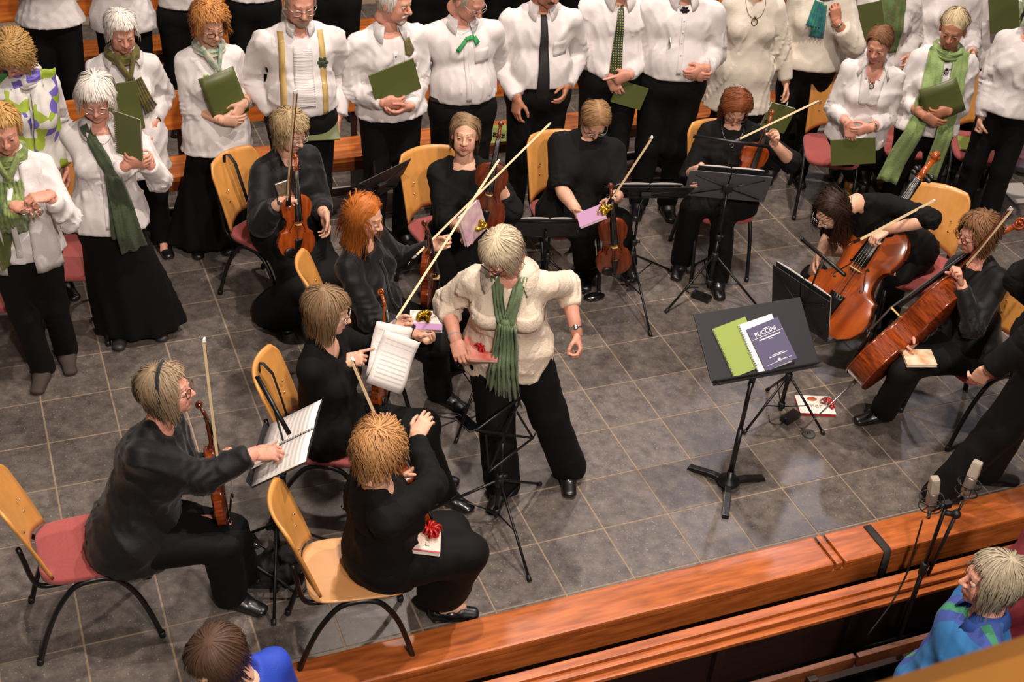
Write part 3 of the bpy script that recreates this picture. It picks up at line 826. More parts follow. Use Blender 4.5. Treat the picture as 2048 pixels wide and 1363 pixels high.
STEEL = mat('string_steel', '#b0aca6', .3, .9)

def chair(label, loc, heading, wood=False, group='stacking chairs'):
    """heading: degrees the sitter looks to"""
    a = math.radians(heading) - math.pi / 2
    t = thing('stacking_chair', label, 'chair', (loc[0], loc[1], 0), rz(a), group)
    if 'chair' not in CH:
        d = {}
        n, m_ = 17, 13; G = np.zeros((n, m_, 3))
        for i in range(n):
            u = -1 + 2 * i / (n - 1)
            for j in range(m_):
                v = j / (m_ - 1); zb = .475 + .060 * (1 - abs(u) ** 2.2) - (.0 if abs(u) < .99 else 0); zt = .87 + .012 * (1 - u * u) - .03 * max(0, abs(u) - .86) ** 2 / .0196
                z = zb + (zt - zb) * v; hw = .178 + .016 * v - .012 * max(0, (v - .9) / .1) ** 2
                y = -.215 - .115 * (z - .48) / .39 - .02 * ((z - .48) / .39) ** 2 + .05 * u * u
                G[i, j] = (u * hw, y, z)
        d['backrest'] = sheet(G, .013, MB()).mesh('backrest', PLY)
        sc_ = MB(); sc_.ball((0, 0, 0), (.0065, .005, .0065), 8); d['screw'] = sc_.mesh('screw', CHR)
        def seat(th, r, zc):
            b = MB(); pts = []
            for q in np.linspace(0, 2 * np.pi, 40, endpoint=False):
                c, s_ = math.cos(q), math.sin(q); pts.append((.192 * np.sign(c) * abs(c) ** .38 * (1 + .03 * s_), .215 * np.sign(s_) * abs(s_) ** .38))
            pts = np.array(pts); vs = []
            rings = [(.0, -th / 2), (.97, -th / 2), (1, -th * .2), (1, th * .2), (.985, th / 2 * .9), (.94, th / 2), (.5, th / 2 - .004), (0, th / 2 - .006)]
            for k, z in rings: vs.append(np.column_stack([pts * max(k, .001), np.full(40, zc + z) - .02 * np.clip((pts[:, 1] * k - .13) / .08, 0, 1) ** 2]))
            f = [(i * 40 + j, i * 40 + (j + 1) % 40, (i + 1) * 40 + (j + 1) % 40, (i + 1) * 40 + j) for i in range(len(rings) - 1) for j in range(40)]
            return b.add(np.concatenate(vs), f)
        d['cushion'] = seat(.034, .04, .452).mesh('seat', RED)
        d['plyseat'] = seat(.014, .04, .445).mesh('seat', PLYE)
        def arch(x):
            P = []
            for y0, z0 in ((-.275, .0), (-.235, .14), (-.175, .29), (-.105, .395), (-.055, .425), (0, .432), (.05, .425), (.10, .395), (.165, .29), (.215, .14), (.25, 0)): P.append((x * (.186 + .004 * (1 - z0 / .43)), y0, z0))
            b = MB(); b.tube(catmull(P, 3), .0125, 10); return b
        for x, nm in ((-1, 'legL'), (1, 'legR')):
            d[nm] = arch(x).mesh('leg_frame', BLK)
            for y, k in ((.25, 'f'), (-.275, 'r')): b = MB(); b.tube([(x * .190, y, 0), (x * .1895, y * .985, .03)], .0155, 8); d[nm + 'foot' + k] = b.mesh('foot_cap', BLKP)
            b = MB(); b.tube(catmull([(x * (.165 - .018), .13, .425), (x * (.165 - .018), -.05, .418), (x * (.168 - .018), -.17, .416), (x * (.170 - .018), -.225, .435), (x * (.172 - .018), -.248, .49), (x * (.172 - .018), -.262, .57), (x * (.170 - .018), -.278, .66)], 3), .0115, 10)
            d[nm + 'up'] = b.mesh('back_support', BLK)
        b = MB(); b.tube([(-.186, .0, .425), (.186, .0, .425)], .011, 8); b.tube([(-.15, .11, .422), (.15, .11, .422)], .010, 8); d['bar'] = b.mesh('cross_bar', BLK)
        CH['chair'] = d
    d = CH['chair']
    for nm, key in (('backrest', 'backrest'), ('seat', 'plyseat' if wood else 'cushion'), ('leg_frame', 'legL'), ('leg_frame', 'legR'), ('back_support', 'legLup'), ('back_support', 'legRup'), ('cross_bar', 'bar')):
        o = bpy.data.objects.new(nm, d[key]); COL.objects.link(o); o.parent = t
        if nm == 'backrest':
            for x in (-1, 1):
                for z in (.63, .70): q = bpy.data.objects.new('screw', d['screw']); COL.objects.link(q); q.parent = o; q.location = (x * .105, -.237 - .12 * (z - .63), z)
        if nm == 'leg_frame':
            for k in 'fr': q = bpy.data.objects.new('foot_cap', d[key + 'foot' + k]); COL.objects.link(q); q.parent = o
    return t
CH = {}
def catmull(P, n):
    P = np.array(P, float); Q = np.vstack([2 * P[0] - P[1], P, 2 * P[-1] - P[-2]]); out = []
    for i in range(1, len(Q) - 2):
        for k in range(n):
            t = k / n; a, b, c, d = Q[i - 1], Q[i], Q[i + 1], Q[i + 2]
            out.append(.5 * (2 * b + (c - a) * t + (2 * a - 5 * b + 4 * c - d) * t * t + (3 * b - a - 3 * c + d) * t ** 3))
    out.append(P[-1]); return np.array(out)

# ------------------------------------------------------------------ violins and cellos
OUT = np.array([(0, 0), (.0015, .03), (.008, .058), (.028, .086), (.06, .1015), (.088, .104), (.113, .0990), (.131, .0905), (.141, .0915), (.146, .087), (.153, .073), (.166, .0615), (.185, .0560), (.204, .0560), (.220, .0620),
                (.229, .0715), (.234, .0775), (.240, .0755), (.258, .0805), (.285, .0840), (.311, .0805), (.332, .0680), (.346, .047), (.354, .022), (.356, 0)])
def wat(y): return np.interp(y, OUT[:, 0], OUT[:, 1])
def instrument(name, label, pos, R, k=1., top=VARN, group=None, cello=False, chin=True, cat_='violin'):
    key = (name, top.name)
    t = thing(name, label, cat_, pos, R, group)
    if key not in CH:
        d = []; L = .356; rib = .031 if not cello else .0555; H = .0155 if not cello else .012; e = .0022
        yy = OUT[:, 0]; P = np.array([(x, y) for y, x in OUT] + [(-x, y) for y, x in OUT[-2:0:-1]]); n = len(P)
        def zt(x, y): w = max(wat(y), .012); return rib / 2 + .0025 + H * max(0, 1 - (abs(x) / w) ** 2) ** .8 * math.sin(math.pi * min(1, max(0, (y + .02) / (L + .04)))) ** .5
        def plate(sg):
            b = MB(); vs = []; ts = [0, .04, .1, .2, .35, .52, .7, .88, .99]; cy = np.clip(P[:, 1], .05, .31)
            ov = P * (1 + .0) + np.column_stack([np.sign(P[:, 0]) * e, (P[:, 1] > .178) * 2 * e - e])
            v0 = np.column_stack([ov, np.full(n, sg * (rib / 2 - .0012))]); vs.append(v0)
            for q in ts:
                xy = np.column_stack([ov[:, 0] * (1 - q), ov[:, 1] + (cy - ov[:, 1]) * q]); z = [zt(x / (1 + 0), y) for x, y in xy]
                if q == 0: z = [rib / 2 + .0025] * n
                vs.append(np.column_stack([xy, np.array(z) * sg]))
            f = []
            for i in range(len(vs) - 1):
                for j in range(n):
                    qd = (i * n + j, i * n + (j + 1) % n, (i + 1) * n + (j + 1) % n, (i + 1) * n + j); f.append(qd if sg > 0 else qd[::-1])
            return b.add(np.concatenate(vs) * k, f)
        d.append(('top_plate', plate(1).mesh('top_plate', top), None)); d.append(('back_plate', plate(-1).mesh('back_plate', VARR), None))
        b = MB(); f = [(j, (j + 1) % n, n + (j + 1) % n, n + j) for j in range(n)]
        b.add(np.concatenate([np.column_stack([P, np.full(n, -rib / 2)]), np.column_stack([P, np.full(n, rib / 2)])]) * k, f); d.append(('ribs', b.mesh('ribs', VARR), None))
        # f holes
        for sx in (-1, 1):
            b = MB(); c = [(.030, .208), (.0255, .212), (.0235, .205), (.027, .196), (.034, .182), (.041, .168), (.0465, .158), (.0465, .150), (.0425, .1475), (.040, .152)]
            pts = catmull([(sx * x, y, zt(x, y) + .0006) for x, y in c], 3); w_ = np.interp(np.linspace(0, 1, len(pts)), [0, .1, .3, .5, .7, .9, 1], [.0036, .002, .0016, .0024, .0016, .002, .0036])
            b.tube(pts * k, w_ * k, 6, flat=(.25, 1), side=(0, 0, 1)); d.append(('f_hole', b.mesh('f_hole', EBON), None))
        # neck, fingerboard, scroll
        yb = .195; zb_ = zt(0, yb) + .031 * (1 if not cello else 1.05)         # bridge top
        yn = L + (.130 if not cello else .1314); zn = rib / 2 + .008
        b = MB(); b.tube(catmull([(0, L - .004, .0), (0, L + .006, .004), (0, L + .03, zn - .010), (0, yn - .01, zn - .009), (0, yn + .004, zn - .008)], 3) * k, .0115 * k, 10, flat=(1.05, .85), side=(1, 0, 0))
        b.tube(np.array([(0, yn, zn - .008), (0, yn + .03, zn - .013), (0, yn + .062, zn - .024)]) * k, np.array([.0105, .0095, .008]) * k, 10, flat=(1, .9), side=(1, 0, 0))
        d.append(('neck', b.mesh('neck', top), None))
        b = MB(); th = np.linspace(0, 2 * np.pi * 1.6, 34); rr = .0165 * (1 - th / th[-1] * .72); cy_, cz_ = yn + .077, zn - .027
        b.tube(np.column_stack([0 * th, cy_ + rr * np.cos(th + 2.6), cz_ + rr * np.sin(th + 2.6)]) * k, (np.linspace(.0062, .0045, 34)) * k, 8, flat=(1.7, .8), side=(1, 0, 0)); b.tube(np.array([(-.016, cy_, cz_), (.016, cy_, cz_)]) * k, .0055 * k, 8)
        d.append(('scroll', b.mesh('scroll', top), None))
        b = MB(); y0 = .215 if not cello else .21; G = np.zeros((8, 7, 3))
        for i in range(8):
            y = y0 + (yn - y0) * i / 7; hw = .021 - .009 * i / 7; zc = zb_ - .008 + (zn - zb_ + .008) * i / 7
            for j in range(7): u = -1 + j / 3; G[i, j] = (u * hw, y, zc - .0035 * u * u)
        sheet(G * k, .005 * k, b); d.append(('fingerboard', b.mesh('fingerboard', EBON), None))
        b = MB(); G = np.zeros((7, 7, 3))
        for i in range(7):
            y = .006 + .108 * i / 6; hw = .0075 + .0145 * (i / 6) ** 1.3; zc = rib / 2 + .012 + (zb_ - rib / 2 - .020) * i / 6
            for j in range(7): u = -1 + j / 3; G[i, j] = (u * hw, y, zc - .004 * u * u)
        sheet(G * k, .006 * k, b); b.box(np.array((0, .003, rib / 2 + .004)) * k, np.array((.02, .008, .012)) * k); 
        for x in (-.012, -.004, .004, .012): b.tube(np.array([(x, .105, zb_ - .010), (x, .113, zb_ - .0)]) * k, .0022 * k, 6)
        d.append(('tailpiece', b.mesh('tailpiece', EBON), None))
        b = MB(); G = np.zeros((13, 6, 3)); z0 = zt(.02, yb) - .001
        for i in range(13):
            u = -1 + i / 6; lo_ = z0 + (.010 * (1 - (abs(u) - .72) ** 2 / .08) if abs(u) < .72 else 0) * (1 if abs(u) < .72 else 0)
            if abs(u) < .45: lo_ = z0 + .012
            for j in range(6): G[i, j] = (u * .0205 * (1 - .25 * j / 5), yb, lo_ + (zb_ - .003 * u * u - lo_) * j / 5)
        sheet(G * k, .004 * k, b); d.append(('bridge', b.mesh('bridge', BRDG), None))
        for i in range(4):
            x = (-.0075, -.0025, .0025, .0075)[i]; b = MB(); yp = yn + .012 + .012 * (3 - i if i > 1 else i)
            b.tube(np.array([(x * 1.5, .108, zb_ - .005), (x * 1.6, yb, zb_ + .0006), (x * .75, yn, zn + .002), (x * .5, yp, zn - .006)]) * k, .0005 * k if not cello else .0006 * k, 4)
            d.append(('string', b.mesh('string', STEEL), None))
            sx = -1 if i < 2 else 1; b = MB(); zc = zn - .012 - (yp - yn) * .22
            b.tube(np.array([(-sx * .011, yp, zc), (sx * .016, yp, zc)]) * k, .003 * k, 6); b.ball(np.array((sx * .023, yp, zc)) * k, np.array((.009, .0075, .003)) * k, 8); d.append(('tuning_peg', b.mesh('tuning_peg', EBON), None))
        if chin and not cello:
            b = MB(); b.ball((-.045, .035, rib / 2 + .018), (.034, .028, .007), 12); b.box((-.03, .002, 0), (.03, .006, .05)); d.append(('chin_rest', b.mesh('chin_rest', EBON), None))
        if cello:
            b = MB(); b.tube([(0, .01, 0), (0, -.02 * k, 0)], .012, 8); b.tube([(0, -.02 * k, 0), (0, -.42, 0)], .0045, 8); d.append(('endpin', b.mesh('endpin', STEEL), None))
        CH[key] = d
    for nm, me, _ in CH[key]: o = bpy.data.objects.new(nm, me); COL.objects.link(o); o.parent = t
    return t
def bow(label, a, b, hint, cello=False, group='string bows'):
    """a frog end, b tip end, hint: side the hair is on"""
    a = np.array(a, float); b = np.array(b, float); L = np.linalg.norm(b - a); R = frame(b - a, -np.array(hint, float))
    t = thing('violin_bow' if not cello else 'cello_bow', label, 'bow', a, R, group); q = MB(); n = 14; w = 1.25 if cello else 1.
    q.tube([(0, L * i / (n - 1), .004 - .010 * math.sin(math.pi * i / (n - 1))) for i in range(n)], [.0046 * w - .0016 * i / n for i in range(n)], 8); q.build('stick', PERN, t)
    q = MB(); q.prism([(L - .022, .006), (L + .004, .004), (L - .002, -.018), (L - .012, -.020), (L - .016, -.004)], .008, R=[[0, 1, 0], [0, 0, 1], [1, 0, 0]]); q.build('tip', PAPER, t)
    q = MB(); q.prism([(.022, .002), (.075, .002), (.070, -.012), (.050, -.021), (.022, -.021)], .012, R=[[0, 1, 0], [0, 0, 1], [1, 0, 0]]); q.build('frog', EBON, t)
    q = MB(); q.tube([(0, -.008, .003), (0, .014, .003)], .005, 8); q.build('adjuster', CHR, t)
    q = MB(); q.box((0, (L - .016 + .06) / 2, -.0175), (.0115 * w, L - .075, .0030)); q.build('hair_ribbon', HORSE, t)
    return t

# ------------------------------------------------------------------ stands, folders
def tripod(t, h, r, leg0=0, z=.0, pole_r=.011, zj=.30):
    for i in range(3):
        a = math.radians(leg0 + 120 * i); c, s_ = math.cos(a), math.sin(a)
        b = MB(); b.tube([(c * .018, s_ * .018, zj), (c * r, s_ * r, .012)], .0075, 8); lg = b.build('leg', BLK, t)
        q = MB(); q.tube([(c * r * .96, s_ * r * .96, .022), (c * r * 1.03, s_ * r * 1.03, .004)], .0115, 8); q.build('rubber_foot', BLKP, lg)
        q = MB(); q.tube([(c * .016, s_ * .016, .10), (c * r * .52, s_ * r * .52, .155)], .004, 6); q.build('brace', BLK, lg)
    b = MB(); b.tube([(0, 0, .07), (0, 0, h * .62)], pole_r * 1.15, 10); b.build('lower_pole', BLK, t)
    b = MB(); b.tube([(0, 0, h * .60), (0, 0, h)], pole_r * .75, 10); b.build('upper_pole', BLK, t)
    b = MB(); b.lathe([(.018, zj - .025), (.021, zj - .02), (.021, zj + .025), (.016, zj + .03)], 12); b.build('collar', BLKP, t); b = MB(); b.lathe([(.017, .085), (.02, .09), (.02, .12), (.016, .125)], 12); b.build('brace_ring', BLKP, t)
    b = MB(); b.lathe([(.014, h * .6 - .02), (.019, h * .6 - .015), (.019, h * .6 + .015), (.013, h * .6 + .02)], 12); b.tube([(.015, 0, h * .6), (.04, 0, h * .6)], .008, 8); b.build('clamp_knob', BLKP, t)
def music_stand(label, loc, h, desk_c, yaxis, normal, kind='wire', w=.46, dh=.24, leg0=0, r=.30, mat_=None):
    """desk_c desk centre, yaxis up the desk, normal toward the reader"""
    t = thing('music_stand', label, 'music stand', (loc[0], loc[1], 0), None, 'music stands'); tripod(t, h, r, leg0)
    o = np.array([loc[0], loc[1], 0.]); c = np.array(desk_c, float) - o; R = frame(yaxis, normal)       # x right as the reader sees? x = y cross z
    X = lambda x, y, z=0.: c + x * R[0] + y * R[1] + z * R[2]
    top = np.array([0, 0, h]); b = MB()
    b.tube([top, X(0, -dh * .3, -.03), X(0, 0, -.012)], .008, 8); b.build('tilt_joint', BLKP, t)
    if kind == 'wire':
        b = MB(); b.tube([X(-w / 2, -dh / 2), X(w / 2, -dh / 2)], .006, 8); b.tube([X(-w / 2, -dh / 2 + .03, .03), X(-w / 2, -dh / 2), X(w / 2, -dh / 2), X(w / 2, -dh / 2 + .03, .03)], .004, 6)
        b.tube([X(-w / 2, dh / 2), X(w / 2, dh / 2)], .006, 8); b.build('desk_rail', BLK, t)
        for s_ in (-1, 1):
            for q in (0, .12):
                b = MB(); b.prism([(-.006, 0), (.006, 0), (.006, 1), (-.006, 1)], .003); v = b.v[0]
                A, B = X(-s_ * w / 2 + s_ * q * .0, -dh / 2), X(s_ * (w / 2 - q * 2.4), dh / 2 * (1 if q == 0 else .55)); d_ = B - A
                L = np.linalg.norm(d_); fr = frame(d_, R[2]); b.v[0] = A + (v * np.array([1, L, 1])) @ fr; b.build('desk_arm', BLK, t)
    else:
        for s_ in (-1, 1):
            b = MB(); b.prism([(s_ * .004, -dh / 2), (s_ * w / 2, -dh / 2), (s_ * w / 2, dh / 2), (s_ * .004, dh / 2)], .004, c, R); b.build('desk_plate', mat_ or DESK, t)
        b = MB(); b.box(X(0, -dh / 2, .022), (w, .003, .045), R); b.build('lip', mat_ or DESK, t)
        for s_ in (-1, 1):
            b = MB(); b.tube([X(-s_ * w * .42, -dh * .38, -.008), X(0, 0, -.014), X(s_ * w * .42, dh * .38, -.008)], .0035, 6); b.build('desk_arm', BLK, t)
        b = MB(); b.box(X(0, 0, -.016), (.06, .06, .022), R); b.build('desk_hinge', BLKP, t)
    return t
def folder(name, label, cat_, c, yaxis, normal, w=.215, h=.30, th=.008, cover=GREEN, spiral=False, group='green song folders', bend=0., open_=0.):
    """y axis up the cover, normal = face of the cover"""
    R = frame(yaxis, normal); t = thing(name, label, cat_, c, R, group)
    G = lambda z, sh=0.: np.array([[(-w / 2 + sh + (w - 2 * sh) * i / 8, -h / 2 + sh + (h - 2 * sh) * j / 4, z + bend * math.sin(math.pi * i / 8)) for j in range(5)] for i in range(9)])
    b = MB(); sheet(G(th / 2), .0012, b, 0, bend > 0); b.build('cover', cover, t)
    b = MB(); sheet(G(0, .003), th - .0015, b, 0, False); b.build('pages', PAPER, t)
    b = MB(); sheet(G(-th / 2), .0012, b, 0, False); b.build('back_cover', cover if cover.name != 'paper' else PAPER, t)
    if spiral:
        b = MB(); n = 22 if spiral == 1 else 22
        for i in range(n):
            q = np.linspace(0, 2 * np.pi, 8, endpoint=False); yy = -h / 2 + h * (i + .5) / n
            b.tube(np.column_stack([-w / 2 + .001 + .007 * np.cos(q), np.full(8, yy), .007 * np.sin(q)]), .0013, 4, closed=True)
        o = b.build('spiral_binding', STEEL if spiral == 1 else EBON, t)
    return t

def chair_strap(t, x, slant=0.):
    """a dark webbing strap hung over the backrest"""
    P = [(-.205, .60), (-.232, .70), (-.272, .84), (-.300, .888), (-.322, .880), (-.318, .80), (-.290, .70), (-.262, .58), (-.25, .50)]
    q = MB(); sheet(np.array([[(x + slant * (k - 3) * .02 + e, y - .004 + .05 * (x / .19) ** 2 + (.012 if k < 3 else -.004), z) for e in (-.011, 0, .011)] for k, (y, z) in enumerate(P)]), .003, q)
    q.build('strap', mat('strap_black', '#0d0c0c', .7), t)

# ------------------------------------------------------------------ the place
WOODR = mat('red_wood', '#c46c32', .38, coat=.15, var=(7, .4), stretch=(.7, 5, 5), col2='#954c20')
WOODO = mat('bench_wood', '#dd8030', .40, coat=.3, var=(6, .35), stretch=(.5, 6, 6), col2='#a85420')
WOODD = mat('dark_wood', '#2a1610', .5, var=(6, .3), stretch=(.6, 5, 5))
def stone_mat():
    m = bpy.data.materials.new('bluestone'); m.use_nodes = True; nt = m.node_tree; b = nt.nodes['Principled BSDF']
    tc = N(nt, 'ShaderNodeTexCoord'); oi = N(nt, 'ShaderNodeObjectInfo'); ad = N(nt, 'ShaderNodeVectorMath'); ad.operation = 'MULTIPLY_ADD'
    nt.links.new(oi.outputs['Random'], ad.inputs[0]); ad.inputs[1].default_value = (37, 53, 11); nt.links.new(tc.outputs['Object'], ad.inputs[2])
    n1 = N(nt, 'ShaderNodeTexNoise'); n1.inputs['Scale'].default_value = 15; n1.inputs['Detail'].default_value = 8; n1.inputs['Roughness'].default_value = .7
    n2 = N(nt, 'ShaderNodeTexNoise'); n2.inputs['Scale'].default_value = 120; n2.inputs['Detail'].default_value = 3
    for n in (n1, n2): nt.links.new(ad.outputs[0], n.inputs['Vector'])
    r1 = N(nt, 'ShaderNodeValToRGB'); e = r1.color_ramp.elements; e[0].position = .3; e[0].color = (*lin('#474240'), 1); e[1].position = .74; e[1].color = (*lin('#7b7168'), 1)
    r2 = N(nt, 'ShaderNodeValToRGB'); e = r2.color_ramp.elements; e[0].position = .65; e[0].color = (0, 0, 0, 1); e[1].position = .78; e[1].color = (1, 1, 1, 1)
    nt.links.new(n1.outputs['Fac'], r1.inputs[0]); nt.links.new(n2.outputs['Fac'], r2.inputs[0])
    mx = N(nt, 'ShaderNodeMix'); mx.data_type = 'RGBA'; nt.links.new(r2.outputs[0], mx.inputs[0]); nt.links.new(r1.outputs[0], mx.inputs[6]); mx.inputs[7].default_value = (*lin('#b5aea4'), 1)
    hs = N(nt, 'ShaderNodeHueSaturation'); mr = N(nt, 'ShaderNodeMapRange'); mr.inputs[3].default_value = .82; mr.inputs[4].default_value = 1.12
    nt.links.new(oi.outputs['Random'], mr.inputs[0]); nt.links.new(mr.outputs[0], hs.inputs['Value']); nt.links.new(mx.outputs[2], hs.inputs['Color'])
    nt.links.new(hs.outputs[0], b.inputs['Base Color'])
    rr = N(nt, 'ShaderNodeMapRange'); rr.inputs[3].default_value = .24; rr.inputs[4].default_value = .50; nt.links.new(n1.outputs['Fac'], rr.inputs[0]); nt.links.new(rr.outputs[0], b.inputs['Roughness'])
    bp = N(nt, 'ShaderNodeBump'); bp.inputs['Strength'].default_value = .18; bp.inputs['Distance'].default_value = .004; nt.links.new(n1.outputs['Fac'], bp.inputs['Height']); nt.links.new(bp.outputs[0], b.inputs['Normal'])
    return m
STONE = stone_mat(); GROUT = mat('grout', '#9a8670', .9, var=(40, .25))
fl = MB(); fl.box((1.5, 2.25, -.052), (13, 7.45, .10)); FLOOR = fl.build('floor', GROUT); FLOOR['kind'] = 'structure'
us = {-3: -2.965, -2: -1.955, -1: -.935, 0: -.05, 1: .968, 2: 1.977, 3: 2.991, 4: 3.997, 5: 5.015, -4: -3.97, -5: -4.98, -6: -5.99, -7: -7.008, -8: -8.017, -9: -9.027}
ux = lambda i: (us[i] if i in us else (i + .01 if i > 5 else i - .03)) * T
TM = {}
def tile(x0, x1, y0, y1, parent, z=.0):
    g = .0045; wx, wy = round(x1 - x0 - 2 * g, 3), round(y1 - y0 - 2 * g, 3); k = (wx, wy)
    if k not in TM:
        b = MB(); b.box((0, 0, -.009), (wx, wy, .018)); TM[k] = b.mesh('tile', STONE, .0022)
    o = bpy.data.objects.new('tile', TM[k]); COL.objects.link(o); o.parent = parent; o.location = ((x0 + x1) / 2, (y0 + y1) / 2, z)
rnd = random.Random(3)
for j in range(-4, 7):
    for i in range(-11, 14):
        y0 = j * T; a = ux(i); b_ = ux(i + 1)
        q = pix(((a + b_) / 2, y0 + .18, 0))
        if not (-90 < q[0] < 2140): continue
        tile(a, b_, y0, y0 + T, FLOOR, rnd.uniform(-.0006, .0006))
b = MB()                                         # the rows beneath and behind the benches, one piece
for j in range(7, 16):
    for i in range(-14, 20):
        a, c = ux(i) + .0045, ux(i + 1) - .0045; b.box(((a + c) / 2, j * T + T / 2, -.009), (c - a, T - .009, .018))
o = b.build('far_tile', STONE, FLOOR); o['kind'] = 'stuff'
b = MB()
for i in range(-11, 10):
    a, c = ux(i) + .0045, ux(i + 1) - .0045; b.box(((a + c) / 2, -4 * T - .0135, -.009), (c - a, .018, .018))
b.build('edge_strip', STONE, FLOOR)
b = MB(); b.box((1, 2.575, .003), (12, .035, .006)); b.box((1, 2.175, .002), (12, .012, .004)); tag(b.build('trim_1', mat('pale_strip', '#b5aca2', .7)), None, None, None, 'structure')

# benches: seat plank, back panel, supports
def bench(label, y, x0, x1, arms=()):
    t = thing('choir_bench', label, 'bench', ((x0 + x1) / 2, y, 0), None, None); L = x1 - x0
    b = MB(); b.box((0, .135, .435), (L, .29, .035)); b.build('seat', WOODO, t, .006)
    b = MB(); b.box((0, .012, .385), (L, .028, .075)); b.build('apron', mat('bench_front', '#7a3c1c', .4, coat=.3, var=(6, .35), stretch=(.5, 6, 6)), t, .004)
    b = MB(); b.box((0, .33, .745), (L, .026, .25), R=[[1, 0, 0], [0, .985, -.17], [0, .17, .985]]); b.build('backrest', WOODO, t, .006)
    n = max(2, int(L / 1.2)); 
    for i in range(n + 1):
        x = -L / 2 + .1 + (L - .2) * i / n; b = MB()
        b.prism([(.03, 0), (.34, 0), (.335, .40), (.375, .84), (.345, .84), (.30, .42), (.03, .42)], .035, (x, 0, 0), [[0, 1, 0], [0, 0, 1], [1, 0, 0]]); b.build('support', WOODD, t)
    b = MB(); b.box((0, .16, .10), (L, .02, .05)); b.build('stretcher', WOODD, t)
    for x in arms:
        b = MB(); b.prism([(.0, .45), (.22, .45), (.30, .60), (.33, .78), (.27, .79), (.05, .56), (0, .5)], .05, (x, 0, 0), [[0, 1, 0], [0, 0, 1], [1, 0, 0]]); b.build('divider', WOODR, t, .008)
    return t
bench('orange wooden choir bench in front, behind the standing front row', 2.2, -3.4, 2.6)
bench('orange wooden choir bench at the back, partly hidden by legs', 4.12, -4.2, 3.4, (.62, 1.35, 3.1))
b = MB(); b.box((0, 6.6, 1.2), (14, .1, 2.6)); tag(b.build('wall_back', mat('dark_wall', '#3a322c', .8)), None, None, None, 'structure')

# stage edge: wooden cap, fascia, and the front pew on the lower floor
b = MB(); ca = MB()
xj = atz(1640, 1075, .05)[0]
t = thing('stage_edge', 'long red-brown wooden ledge with joints along the front of the stone stage', 'ledge', (0, -1.6, 0))
for x0, x1 in ((-3.2, xj - .03), (xj - .022, xj + .022), (xj + .03, 3.2)):
    q = MB(); q.box(((x0 + x1) / 2, .0, .028), (x1 - x0 - .004, .205, .05)); q.build('cap', WOODR, t, .012)
q = MB(); q.box((0, -.088, -.06), (6.4, .022, .125)); q.build('fascia', WOODR, t, .004)
q = MB(); q.box((0, .075, -.20), (6.4, .03, .5)); q.build('back_panel', WOODD, t)
b = MB(); b.box((0, -3.4, -.50), (8, 3.9, .1)); tag(b.build('floor_lower', mat('lower_floor', '#140f0c', .7, var=(5, .3))), None, None, None, 'structure')
t = thing('front_pew', 'dark wooden pew with moulded rail below the stage edge', 'pew', (0, -1.87, -.45))
for y, z, h_, d_ in ((.035, .435, .02, .05), (.0, .415, .022, .05), (-.035, .385, .022, .045)):
    q = MB(); q.box((0, y, z), (6.2, d_, h_)); q.build('rail_moulding', WOODR, t, .005)
q = MB(); q.box((0, .01, .20), (6.2, .03, .36)); q.build('panel', WOODD, t)
for i in range(9):
    q = MB(); q.box((-2.7 + i * .75, -.02, .2), (.05, .04, .38)); q.build('stile', WOODD, t, .004)
q = MB(); q.box((0, -.15, .10), (6.2, .10, .02)); q.build('footrest', WOODD, t)
p0 = atz(1709, 1316, -.10); KW = mat('kneeler_wood', '#7a4524', .45, coat=.1, var=(6, .35), stretch=(.6, 5, 5), col2='#553018')
t = thing('second_pew', 'second pew in the dark below the stage, its back rail in two lengths', 'pew', (p0[0], p0[1], -.45))
for x0, x1, y_, z_ in ((-2.6, -.006, 0, .34), (.0, 1.5, -.012, .352)):
    q = MB(); q.box(((x0 + x1) / 2, y_, z_), (x1 - x0, .030, .072)); q.build('back_rail', KW, t, .006)
for x in (-2.2, -1.2, -.25, .6, 1.3): q = MB(); q.box((x, -.03, .17), (.05, .04, .34)); q.build('post', WOODD, t, .004)
for x in (-.35, .22): q = MB(); q.ball((x, .018, .345), (.008, .004, .008), 8); q.build('screw', CHR if 'CHR' in globals() else WOODR, t)
q = MB(); q.box((-.4, -.22, .20), (4.2, .22, .03)); q.build('seat', mat('seat_wood', '#a8683a', .5, var=(6, .3), stretch=(.6, 5, 5)), t, .006)
# balcony rail right in front of the lens
A = CAM + ray(1795, 1424) * 1.05; B = CAM + ray(2140, 1320) * .97; d = nrm(B - A)
t = thing('balcony_rail', 'blurred orange wooden rail close to the lens, bottom right', 'railing', A)
q = MB(); up_ = nrm(np.cross(np.cross(d, UP), d)); fr = np.array([d, np.cross(up_, d), up_])
q.box((B - A) / 2 + d * .12 - up_ * .055, (np.linalg.norm(B - A) + .35, .09, .12), fr); q.build('handrail', mat('rail_wood', '#eaa04a', .4, coat=.2, var=(6, .2)), t, .03)
q = MB(); q.box((B - A) / 2 + d * .1 - UP * .9 , (np.linalg.norm(B - A) + .2, .03, 1.5), np.array([d, np.cross(UP, nrm([d[0], d[1], 0])), UP])); q.build('panel', WOODD, t)

